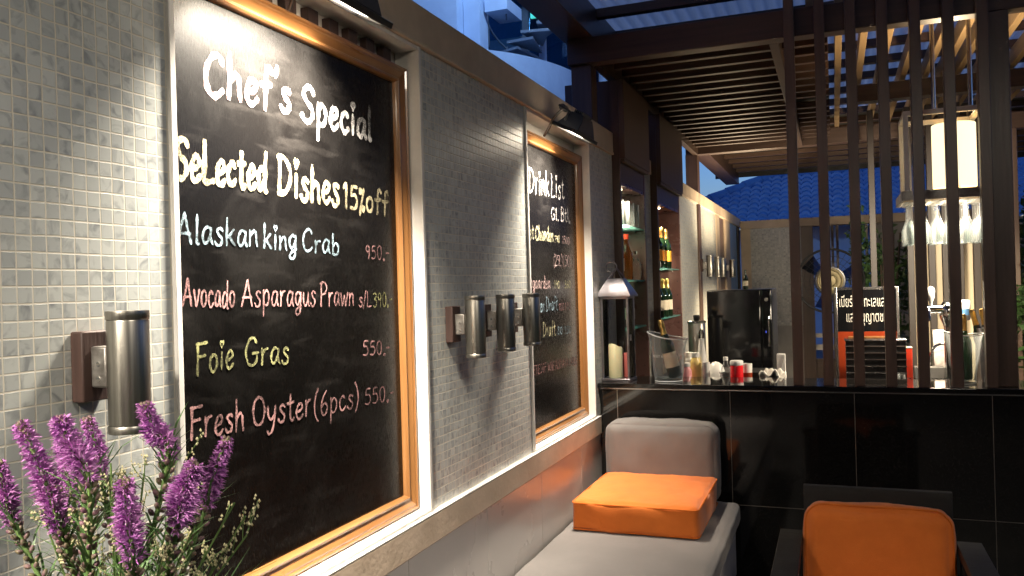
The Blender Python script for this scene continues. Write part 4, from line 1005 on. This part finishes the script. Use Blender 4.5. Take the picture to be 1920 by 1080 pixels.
# Thai sign
sg = thing('sign_board', 'black and orange sign with white Thai lettering in a steel frame', 'sign', (1.48,5.74,Z))
B(1.312,1.655,5.735,5.75,1.29,1.555).build('top_panel','black_glossy',sg)
B(1.312,1.655,5.735,5.75,Z+.002,1.2898).build('lower_panel','orange_print',sg)
B(1.296,1.3118,5.728,5.756,Z,1.572).build('frame','satin_steel',sg,bevel=.002)
B(1.6552,1.671,5.728,5.756,Z,1.572).build('frame','satin_steel',sg,bevel=.002)
B(1.312,1.655,5.728,5.756,1.5552,1.572).build('frame','satin_steel',sg,bevel=.002)
Mr = Matrix.Rotation(R(90),4,'X')
def fit_text(body, x0, x1, z, zh, name, m, parent, Y):
    c = bpy.data.curves.new('lettering','FONT'); c.body = body; c.size = 1; c.resolution_u = 3
    o = bpy.data.objects.new('lettering', c); COL.objects.link(o)
    me = bpy.data.meshes.new_from_object(o.evaluated_get(bpy.context.evaluated_depsgraph_get())); bpy.data.objects.remove(o)
    xs = [v.co.x for v in me.vertices]; a, w = min(xs), max(xs)-min(xs)
    b = MB(); b.add([(x0+(v.co.x-a)/w*(x1-x0), Y, z+v.co.y*zh) for v in me.vertices], [tuple(p.vertices) for p in me.polygons]); b.build(name, m, parent)
fit_text('เบียร์เป็นทะเลและวิว',1.325,1.645,1.448,.095,'lettering','white_print',sg,5.7335)
fit_text('และอนุญาตชมได้',1.365,1.645,1.352,.095,'lettering','white_print',sg,5.7335)
sr = thing('slatted_rack', 'black rack with thin silver slats in front of the Thai sign', 'rack', (1.52,5.5,Z))
B(1.352,1.685,5.46,5.60,Z,1.25).build('rack_body','black_plastic',sr,bevel=.003)
for i in range(7): B(1.35,1.687,5.452,5.4595,.975+i*.04,.981+i*.04).build('slat','satin_steel',sr)
B(1.345,1.69,5.45,5.61,1.2505,1.26).build('top_plate','satin_steel',sr,bevel=.002)
B(1.37,1.60,5.50,5.58,1.2605,1.272).build('wooden_board','gilt_wood',sr,bevel=.002)
rb = thing('tissue_box', 'small red box on the worktop right of the slatted rack', 'box', (1.69,5.56,Z))
B(1.655,1.722,5.52,5.60,Z,1.20).build('box_body','red_plastic',rb,bevel=.004); B(1.653,1.724,5.518,5.602,1.2002,1.207).build('box_lid','cream_label',rb,bevel=.002)
pr = thing('steel_trough', 'low steel drip trough with a raised grille on the worktop', 'trough', (1.72,5.42,Z))
B(1.66,1.95,5.36,5.50,Z,Z+.10).build('trough_body','satin_steel',pr,bevel=.004)
B(1.72,1.88,5.40,5.48,Z+.1003,Z+.17).build('raised_box','grey_concrete',pr,bevel=.004)
for i in range(12): B(1.668+i*.023,1.676+i*.023,5.365,5.395,Z+.1002,Z+.108).build('grille_bar','chrome',pr)
gl = [(1.60,5.34),(1.625,5.40),(1.648,5.35)]
for i, (x, y) in enumerate(gl):
    lathe_thing('shot_glass','small upturned glass beside the steel drip trough','glass',(x,y,Z),[('glass_wall',[(.022,0),(.024,.003),(.020,.13),(.016,.13),(.018,.01),(0,.01)],'clear_pane')],18,'small glasses by the drip trough')
# beer tap
bt = thing('beer_tap', 'chrome T-shaped beer tower with white tap handle behind the slats', 'beer tap', (1.905,5.40,Z))
MB().lathe([(.045,0),(.045,.01),(.026,.02),(.024,.40),(.030,.42),(.044,.455),(.050,.485),(.044,.52),(.028,.545),(0,.552)],(1.905,5.40,Z),28).build('column','chrome',bt,smooth=60)
MB().tube([(1.79,5.38,1.435),(1.90,5.395,1.435)],.026,18).build('cross_arm','chrome',bt,bevel=.004)
MB().lathe([(.028,0),(.030,.01),(.030,.03),(.024,.036)],(1.785,5.38,1.41),20).build('collar','chrome',bt,smooth=50)
MB().tube([(1.80,5.36,1.44),(1.80,5.33,1.43),(1.80,5.325,1.37)],.009,10).build('spout','chrome',bt,smooth=60)
MB().lathe([(.008,0),(.010,.02),(.020,.05),(.022,.09),(.016,.105),(0,.108)],(1.815,5.37,1.458),18).build('tap_handle','white_plastic',bt,smooth=50)
b2 = lathe_thing('tap_badge','white and blue tap badge right of the beer tower','tap',(1.985,5.40,Z),[('stem',[(.016,0),(.014,.44)],'chrome'),('badge',[(.03,.4405),(.036,.46),(.036,.545),(.03,.555),(0,.556)],'white_plastic'),('badge_band',[(.0365,.47),(.0365,.505)],'blue_roof_tile')])
fc = thing('faucet', 'chrome arched faucet in front of the grey screen', 'faucet', (1.815,5.52,Z))
MB().tube(smooth_path([(1.815,5.52,Z),(1.815,5.52,1.10),(1.83,5.515,1.19),(1.87,5.51,1.225),(1.915,5.505,1.215),(1.935,5.50,1.18)],6),.008,10).build('spout','chrome',fc,smooth=60)
MB().lathe([(.02,0),(.018,.03),(.010,.035)],(1.815,5.52,Z),18).build('base','chrome',fc,smooth=50)
mn = thing('till_screen', 'grey slanted till screen behind the arched faucet', 'till', (1.90,5.70,Z))
MB().prism([(5.62,Z),(5.78,Z),(5.76,1.30),(5.72,1.30)],'x',1.85,1.94).build('screen_body','worn_steel',mn,bevel=.004)
B(1.855,1.935,5.63,5.64,Z+.02,Z+.10).build('keypad','black_plastic',mn,bevel=.002)

# fan
fn = thing('pedestal_fan', 'black wire-caged fan with brass hub behind the slats', 'fan', (1.248,8.1,0))
C3 = Vector((1.262,8.0,1.615)); b = MB()
for rr, yy in ((.285,0),(.284,.06),(.22,-.03),(.17,-.038),(.13,-.04)):
    b.tube([C3+Vector((rr*math.cos(R(i*10)),yy,rr*math.sin(R(i*10)))) for i in range(37)], .010 if rr > .25 else .0025, 6, cap=False)
for i in range(30):
    a = R(i*12); d = Vector((math.cos(a),0,math.sin(a)))
    b.tube([C3+d*.12+Vector((0,-.04,0)), C3+d*.18+Vector((0,-.037,0)), C3+d*.24+Vector((0,-.02,0)), C3+d*.285], .0016, 5)
b.build('cage','black_metal',fn,smooth=60)
MB().lathe([(.115,0),(.115,.006),(.100,.012),(.094,.010),(.088,.016),(.060,.018),(.054,.015),(.048,.022),(.020,.026),(0,.027)],tuple(C3+Vector((0,-.045,0))),32,Matrix.Rotation(R(90),4,'X')).build('hub','brass',fn,smooth=40)
MB().lathe([(.128,0),(.128,.003),(.117,.004)],tuple(C3+Vector((0,-.044,0))),32,Matrix.Rotation(R(90),4,'X'),cap=False).build('hub_ring','black_plastic',fn)
for i in range(3):
    a = R(20+i*120); d = Vector((math.cos(a),0,math.sin(a))); s_ = Vector((-math.sin(a),0,math.cos(a)))
    b = MB(); p = [C3+d*.03-s_*.02, C3+d*.25-s_*.09+Vector((0,.02,0)), C3+d*.26+s_*.06+Vector((0,-.01,0)), C3+d*.03+s_*.03]
    b.add([*p, *[q_+Vector((0,.004,0)) for q_ in p]], [(0,1,2,3),(7,6,5,4),(0,4,5,1),(1,5,6,2),(2,6,7,3),(3,7,4,0)]); b.build('blade','fan_blade',fn)
MB().tube([C3+Vector((0,.03,0)),C3+Vector((0,.16,0))],.05,20).build('motor','black_plastic',fn,bevel=.01)
MB().tube([(1.248,8.1,.03),(1.248,8.1,1.60)],.016,12).build('pole','black_metal',fn)
MB().lathe([(.20,0),(.20,.015),(.05,.03),(.02,.04)],(1.248,8.1,0),32).build('base','black_metal',fn,smooth=50)

# rear screen of posts and cream panel
for i, (x, l) in enumerate(((1.60,'slim dark rear post left of the plants'),(1.895,'dark rear post at the left edge of the cream panel'),(2.06,'second dark rear post before the cream panel'),(2.165,'third dark rear post before the cream panel'),(2.275,'fourth dark rear post before the cream panel'),(2.40,'last dark rear post by the beige panel\'s right end'))):
    tag(B(x,x+.052,7.98,8.05,0,3.10).build('timber_post','rear_post_wood',None,bevel=.003,loc=(x+.026,8.015,0)), l, 'post', 'dark timber posts behind the bar')
cw = tag(B(1.93,2.62,8.30,8.36,0,2.05).build('cream_panel','cream_wall',None,bevel=.004,loc=(2.2,8.33,0)), 'plain cream wall panel behind the beer tap and hanging glasses', 'wall panel')

# ================================================================== PENDANT LAMP RACK
lr = thing('lamp_rack', 'hanging metal rack with glowing cylinder lamp and tray for glasses', 'hanging rack', (1.88,5.47,2.05))
fx0,fx1,fy0,fy1 = 1.69,2.10,5.28,5.66
for x in (fx0,fx1-.026):
    for y in (fy0,fy1-.026): B(x,x+.026,y,y+.026,2.111,2.545).build('upright','white_trim',lr,bevel=.002)
for z in (2.5452,):
    B(fx0,fx1,fy0,fy0+.026,z,z+.028).build('top_bar','white_trim',lr,bevel=.002); B(fx0,fx1,fy1-.026,fy1,z,z+.028).build('top_bar','white_trim',lr,bevel=.002)
    B(fx0,fx0+.026,fy0+.0262,fy1-.0262,z,z+.028).build('top_bar','white_trim',lr,bevel=.002); B(fx1-.026,fx1,fy0+.0262,fy1-.0262,z,z+.028).build('top_bar','white_trim',lr,bevel=.002)
for x in (1.85,2.035): MB().tube([(x,fy0+.013,2.573),(x,fy0+.013,3.244)],.012,12).build('hanging_rod','satin_steel',lr,smooth=60)
B(1.668,2.125,5.22,5.235,2.058,2.112).build('tray_edge','worn_steel',lr,bevel=.002); B(1.668,2.125,5.70,5.715,2.058,2.112).build('tray_edge','worn_steel',lr,bevel=.002)
B(1.668,1.683,5.2352,5.6998,2.058,2.112).build('tray_edge','worn_steel',lr,bevel=.002); B(2.11,2.125,5.2352,5.6998,2.058,2.112).build('tray_edge','worn_steel',lr,bevel=.002)
for i in range(15):
    y = 5.242+i*.031; B(1.6832,2.1098,y,y+.016,2.085,2.105).build('tray_slat','pale_rafter',lr)
MB().lathe([(.114,0),(.115,.004),(.115,.362),(.113,.366)],(1.966,5.46,2.138),40,cap=False).build('lamp_shade','lamp_shade',lr,smooth=60)
MB().lathe([(.03,0),(.03,.06),(.0,.06)],(1.966,5.46,2.106),20).build('lamp_base','satin_steel',lr)
L = bpy.data.lights.new('rack_spot','SPOT'); L.energy = 3.0; L.color = (1,.77,.48); L.shadow_soft_size = .05; L.spot_size = R(150); L.spot_blend = .5
lo = bpy.data.objects.new('rack_spot', L); COL.objects.link(lo); lo.location = (1.966,5.46,2.56); lo.rotation_euler = (R(180),0,0)
L = bpy.data.lights.new('bar_fill_spot','SPOT'); L.energy = 2.6; L.color = (1,.82,.58); L.shadow_soft_size = .06; L.spot_size = R(150); L.spot_blend = .3  # added spot below the tray, fills worktop and glasses
lo = bpy.data.objects.new('bar_fill_spot', L); COL.objects.link(lo); lo.location = (1.966,5.30,2.035); lo.rotation_euler = (R(32),0,0)
rk = dup(lr, loc=(3.58,5.47,2.05), label='added copy of the lamp rack further right, for fill light')  # out of view, added so its spots can light the bar
for z, e, rx in ((2.56,2.2,180),(2.0,15.0,20)):
    L = bpy.data.lights.new('rack_spot','SPOT'); L.energy = e; L.color = (1,.76,.46); L.shadow_soft_size = .05; L.spot_size = R(146); L.spot_blend = .35
    lo = bpy.data.objects.new('rack_spot', L); COL.objects.link(lo); lo.location = (3.666,5.40,z); lo.rotation_euler = (R(rx),0,0)
for y, z, e, rx in ((6.1,2.0,17,48),(5.30,1.79,7,14)):  # added spots without fixtures, brightening the rear panel and worktop
    L = bpy.data.lights.new('bar_fill_spot','SPOT'); L.energy = e; L.color = (1,.84,.62); L.shadow_soft_size = .08; L.spot_size = R(150); L.spot_blend = .3
    lo = bpy.data.objects.new('bar_fill_spot', L); COL.objects.link(lo); lo.location = (1.90,y,z); lo.rotation_euler = (R(rx),0,0)
# hanging flutes
fl = thing('champagne_flute','upside-down champagne flute hanging under the lamp tray','glass',(1.715,5.265,2.055),'champagne flutes hanging under the lamp tray')
MB().lathe([(0,-.001),(.030,-.002),(.031,-.004),(.005,-.010),(.0035,-.03),(.0035,-.085),(.010,-.105),(.026,-.15),(.0275,-.20),(.0245,-.242),(.0235,-.242),(.0265,-.20),(.0250,-.15),(.009,-.108),(0,-.10)],(1.715,5.265,2.055),18).build('glass_wall','clear_pane',fl,smooth=60)
for iy in range(5):
    for ix in range(6):
        if ix == 0 and iy == 0: continue
        dup(fl, loc=(1.715+ix*.072, 5.265+iy*.085, 2.055))

# ================================================================== CABINET CONTENTS
gtop = None
for iy in range(4):
    for ix in range(2):
        p = (-.07+ix*.072, 5.36+iy*.15, 2.0205)
        if gtop is None:
            gtop = thing('tall_tumbler','clear tall tumbler on the top glass shelf of the near cabinet','glass',p,'tumblers on the top glass shelf')
            MB().lathe([(.026,0),(.028,.004),(.031,.165),(.029,.165),(.025,.012),(0,.012)],p,18).build('glass_wall','clear_pane',gtop,smooth=50); g0 = p
        else: dup(gtop, loc=p)
bottle('spirit_bottle','green-capped amber spirit bottle on the middle shelf of the near cabinet','bottle',(-.045,5.48,1.6605),.33,.040,'amber_glass',seal='green_bottle',lab='cream_label')
bottle('spirit_bottle','amber spirit bottle with red cap on the middle shelf of the near cabinet','bottle',(-.02,5.62,1.6605),.31,.042,'amber_glass',seal='red_plastic')
bottle('spirit_bottle','short clear decanter at the far end of the middle cabinet shelf','bottle',(.0,5.80,1.6605),.20,.040,'clear_glass',seal='chrome')
bottle('spirit_bottle','dark green liqueur bottle at the back of the middle cabinet shelf','bottle',(-.13,5.60,1.6605),.30,.036,'dark_bottle',lab='cream_label')
bottle('spirit_bottle','clear spirit bottle with grey label on the lowest shelf of the near cabinet','bottle',(-.03,5.66,1.3405),.29,.045,'clear_glass',seal='white_plastic',lab='cream_label')
bottle('spirit_bottle','squat bottle with reddish cap on the lowest shelf of the near cabinet','bottle',(-.06,5.46,1.3405),.26,.045,'amber_glass',seal='red_plastic')
cb = bottle('champagne_bottle','dark champagne bottle with gold foil in the lower row of the far cabinet','bottle',(-.09,6.62,1.3605),.31,.040,'dark_bottle','champagne bottles in the lower row','gold_foil','cream_label')
for i in range(1,7): dup(cb, loc=(-.09+(i%2)*.085, 6.62+(i//2)*.19, 1.3605))
cb = bottle('champagne_bottle','champagne bottle with yellow label in the upper row of the far cabinet','bottle',(-.09,6.62,1.7555),.33,.041,'dark_bottle','champagne bottles in the upper row','gold_foil','yellow_label')
for i in range(1,7): dup(cb, loc=(-.09+(i%2)*.085, 6.62+(i//2)*.19, 1.7555))

# ================================================================== PLANTS BEHIND
def shrub(label, c, rx, ry, h, n, seed, group=None):
    rnd = random.Random(seed); t = thing('leafy_shrub', label, 'shrub', c, group)
    b = MB()
    for k in range(6):
        a = rnd.uniform(0,6.28); top = Vector((c[0]+rx*.6*math.cos(a), c[1]+ry*.6*math.sin(a), h*rnd.uniform(.6,.95)))
        b.tube(smooth_path([(c[0],c[1],0),((c[0]+top.x)/2+rnd.uniform(-.05,.05),(c[1]+top.y)/2,top.z*.5),tuple(top)],4), [.025]*3+[.02]*3+[.012]*3, 6)
    b.build('stem','bark',t,smooth=60)
    b = MB(); cl = [(rnd.uniform(-1,1),rnd.uniform(-1,1),rnd.uniform(.12,1)) for _ in range(26)]
    for i in range(n):
        q = rnd.choice(cl); p = Vector((c[0]+rx*(q[0]*.85+rnd.gauss(0,.16)), c[1]+ry*(q[1]*.85+rnd.gauss(0,.16)), h*(q[2]*.92+rnd.gauss(0,.06))))
        d = Vector((rnd.gauss(0,1),rnd.gauss(0,1),rnd.gauss(-.2,.7))).normalized(); s_ = d.cross(Vector((rnd.gauss(0,1),rnd.gauss(0,1),rnd.gauss(0,1)))).normalized()
        L_ = rnd.uniform(.06,.12); w_ = L_*.2
        b.add([p, p+d*L_*.5+s_*w_, p+d*L_, p+d*L_*.5-s_*w_], [(0,1,2,3)])
    b.build('foliage','leaf_green',t)
shrub('tall green shrub behind the Thai sign, left of the cream panel', (1.78,9.6,0), .30, .5, 2.35, 3000, 1)
shrub('green shrub to the right of the square counter post', (3.25,9.2,0), .42, .6, 2.45, 3600, 2)
shrub('leafy bush low behind the square post beside the cream panel', (2.75,8.8,0), .18, .3, 1.6, 900, 3)

# ================================================================== FLOWERS
tbl = thing('side_table','small dark side table carrying the flower vase','table',(.42,.84,0))
B(.17,.67,.59,1.09,.70,.73).build('table_top','black_stained_wood',tbl,bevel=.003)
for x in (.19,.62):
    for y in (.61,1.04): B(x,x+.035,y,y+.035,0,.6995).build('leg','black_stained_wood',tbl)
vz = thing('flower_vase','dark vase holding purple spikes and white filler flowers','vase',(.41,.84,.7302))
MB().lathe([(.05,0),(.06,.01),(.075,.14),(.07,.30),(.06,.345),(.055,.345),(.064,.30),(.068,.14),(.05,.02),(0,.02)],(.41,.84,.7302),32).build('vase_body','terracotta',vz,smooth=50)
MOUTH = Vector((.41,.84,1.05))
def petals(b, p, d, rnd, L_, n, w=.0011):
    a = d.cross(Vector((.3,.2,.9))).normalized(); c_ = d.cross(a)
    for _ in range(n):
        t = rnd.uniform(0,6.28); s_ = rnd.uniform(.15,.95)
        v = (d + (a*math.cos(t)+c_*math.sin(t))*s_).normalized(); l = L_*rnd.uniform(.55,1.1)
        sd = v.cross(Vector((rnd.gauss(0,1),rnd.gauss(0,1),rnd.gauss(0,1)))).normalized()*w
        m_ = p+v*l*.6+Vector((rnd.gauss(0,.0006),rnd.gauss(0,.0006),rnd.gauss(0,.0006))); e_ = p+v*l+Vector((0,0,-.0012))
        b.add([p-sd*.6,p+sd*.6,m_+sd,e_,m_-sd], [(0,1,2,4),(2,3,4)])
def liatris(label, tip, base_, seed, width=.017, dense=1.0):
    rnd = random.Random(seed); tip = Vector(tip); base_ = Vector(base_)
    t = thing('purple_flower_spike', label, 'flower', tuple(MOUTH), 'purple flower spikes in the vase')
    root = MOUTH + Vector((rnd.uniform(-.03,.03),rnd.uniform(-.03,.03),-.06))
    axis = smooth_path([tuple(root), tuple(root.lerp(base_,.5)+Vector((rnd.uniform(-.01,.01),rnd.uniform(-.01,.01),.012))), tuple(base_), tuple(base_.lerp(tip,.55)+Vector((rnd.uniform(-.004,.004),rnd.uniform(-.004,.004),0))), tuple(tip)], 14)
    MB().tube(axis, [.0042*(1-.55*i/len(axis)) for i in range(len(axis))], 8).build('stem','stem_green',t,smooth=60)
    bl = MB(); bu = MB(); tb_ = MB(); n = len(axis); i0 = int(n*.5)
    tot = (tip-base_).length
    steps = int(80*dense)
    for k in range(steps):
        s_ = k/steps; f = i0+(n-1-i0)*s_; i = int(f); p = axis[i].lerp(axis[min(i+1,n-1)], f-i)
        d_ax = (axis[min(i+1,n-1)]-axis[max(i-1,0)]).normalized(); a = d_ax.cross(Vector((.2,.9,.1))).normalized(); c_ = d_ax.cross(a)
        th = k*2.39996; out = a*math.cos(th)+c_*math.sin(th)
        prof = (.55+.6*math.sin(math.pi*min(1,s_*1.1+.12))) if s_ < .8 else (.55+.6*math.sin(math.pi*min(1,.8*1.1+.12)))*(1-(s_-.8)*2.2)+.22
        q = p+out*.0045
        dr = (out + d_ax*.45).normalized()
        petals(bl, q, dr, rnd, width*prof*.9, 15 if s_ < .88 else 8, .0010)
        if s_ > .8: tb_.lathe([(0,-.003),(.0032,0),(.0026,.004),(0,.006)], tuple(p+out*.004), 6)
    # closed buds down the stem below the open flowers
    L2 = int(46*dense)
    for k in range(L2):
        s_ = k/L2; f = i0-(i0-int(n*.20))*s_; i = int(f); p = axis[i].lerp(axis[min(i+1,n-1)], f-i)
        d_ax = (axis[min(i+1,n-1)]-axis[max(i-1,0)]).normalized(); a = d_ax.cross(Vector((.2,.9,.1))).normalized(); c_ = d_ax.cross(a)
        th = k*2.39996; out = a*math.cos(th)+c_*math.sin(th)
        Mq = (out*.7+d_ax*.7).to_track_quat('Z','Y').to_matrix().to_4x4()
        bu.lathe([(0,0),(.0032,.003),(.0036,.007),(.0020,.011),(0,.012)], tuple(p+out*.0035), 6, Mq)
    bl.build('petals','petal_purple',t); bu.build('buds','bud_green',t,smooth=60); tb_.build('tip_buds','bud_green',t,smooth=60)
    lf = MB()
    for k in range(int(70*dense)):
        s_ = rnd.uniform(.05,.55); i = int(n*s_*.95); p = axis[i]
        az = rnd.uniform(0,6.28); d = Vector((math.cos(az)*.6,math.sin(az)*.6,rnd.uniform(.5,1.1))).normalized(); l = rnd.uniform(.04,.10)
        sd = d.cross(Vector((0,0,1))).normalized()*.0016; m_ = p+d*l*.5; e_ = p+d*l+Vector((d.x*.02,d.y*.02,-.014))
        lf.add([p-sd,p+sd,m_+sd,e_,m_-sd], [(0,1,2,4),(2,3,4)])
    lf.build('leaves','grass_green',t)
for args in [
 ('purple flower spike cut by the left edge of the photo', (.222,.817,1.401),(.241,.825,1.315),1,.017),
 ('long leaning purple spike with pink buds at its tip, second from left', (.297,.793,1.462),(.345,.811,1.316),2,.019,1.5),
 ('purple spike almost hidden behind the long leaning one', (.245,.900,1.420),(.262,.905,1.315),3,.014),
 ('bright pink spike nodding below the wall lamp bracket', (.388,.776,1.474),(.421,.787,1.390),4,.021,1.2),
 ('pale pink spike behind the bright nodding one', (.300,.895,1.452),(.315,.903,1.364),5,.014),
 ('lowest upright light purple spike in the centre of the vase', (.504,.765,1.404),(.510,.768,1.305),6,.018,1.2),
 ('tall spike with pointed tip beside the edge of the chalkboard', (.436,.866,1.480),(.461,.878,1.402),7,.017),
 ('blunt dark purple spike in front of the chalkboard', (.545,.836,1.412),(.522,.826,1.332),8,.021,1.2),
 ('slim purple spike furthest right against the chalkboard', (.496,.955,1.420),(.464,.943,1.322),9,.015)]:
    liatris(*args)
def filler(tip, seed, label='sprig of tiny cream filler blossom among the purple spikes'):
    rnd = random.Random(seed); tip = Vector(tip)
    t = thing('filler_sprig', label, 'flower', tuple(MOUTH), 'cream filler sprigs in the vase')
    root = MOUTH+Vector((rnd.uniform(-.02,.02),rnd.uniform(-.02,.02),-.05))
    ax = smooth_path([tuple(root), tuple(root.lerp(tip,.5)+Vector((0,0,.03))), tuple(tip)], 10)
    st = MB().tube(ax, .0013, 5); fb = MB()
    for k in range(9):
        i = int(len(ax)*rnd.uniform(.45,.97)); p = ax[i]
        d = (ax[-1]-ax[-4]).normalized()*.6+Vector((rnd.gauss(0,.6),rnd.gauss(0,.6),rnd.uniform(.1,.9))); d.normalize(); l = rnd.uniform(.02,.05)
        br = smooth_path([tuple(p), tuple(p+d*l*.6+Vector((0,0,-.002))), tuple(p+d*l)], 4); st.tube(br, .0007, 4)
        for j in range(13):
            q = br[int(len(br)*rnd.uniform(.3,.99))]+Vector((rnd.gauss(0,.0026),rnd.gauss(0,.0026),rnd.gauss(.001,.0026)))
            s_ = rnd.uniform(.0012,.0024)
            fb.add([q+Vector((s_,0,0)),q+Vector((0,s_,0)),q-Vector((s_,0,0)),q-Vector((0,s_,0)),q+Vector((0,0,s_*1.5)),q-Vector((0,0,s_))], [(0,1,4),(1,2,4),(2,3,4),(3,0,4),(1,0,5),(2,1,5),(3,2,5),(0,3,5)])
    st.build('stalk','stem_green',t); fb.build('blossom','filler_white',t)
for i, p in enumerate([(.570,.898,1.332),(.569,.900,1.306),(.557,.893,1.350),(.447,.851,1.392),(.405,.834,1.391),(.499,.871,1.385),(.40,.80,1.37),(.35,.84,1.36),(.46,.80,1.35),(.53,.85,1.33),(.33,.80,1.33),(.47,.90,1.40),(.38,.86,1.40),(.52,.80,1.30)]):
    filler(p, 40+i, 'sprig of cream filler blossom reaching out over the black chalkboard' if i < 3 else 'sprig of tiny cream filler blossom among the purple spikes')
gr = MB(); rnd = random.Random(99)
for k in range(700):
    az = rnd.uniform(0,6.28); ti = rnd.uniform(.15,1.0); d = Vector((math.cos(az)*ti,math.sin(az)*ti,rnd.uniform(.8,1.4))).normalized(); l = rnd.uniform(.13,.30)
    p = MOUTH+Vector((rnd.uniform(-.05,.05),rnd.uniform(-.05,.05),-.03)); sd = d.cross(Vector((0,0,1))).normalized()*rnd.uniform(.0009,.0018)
    m1 = p+d*l*.5; m2 = p+d*l*.8+Vector((d.x*.01,d.y*.01,-.008)); e_ = p+d*l+Vector((d.x*.035,d.y*.035,-.025))
    gr.add([p-sd,p+sd,m1+sd,m2+sd*.8,e_,m2-sd*.8,m1-sd], [(0,1,2,6),(2,3,5,6),(3,4,5)])
gg = gr.build('grass_leaves','grass_green',None,loc=tuple(MOUTH)); tag(gg,'mass of fine grassy leaves round the flower stems','foliage'); gg['kind'] = 'stuff'
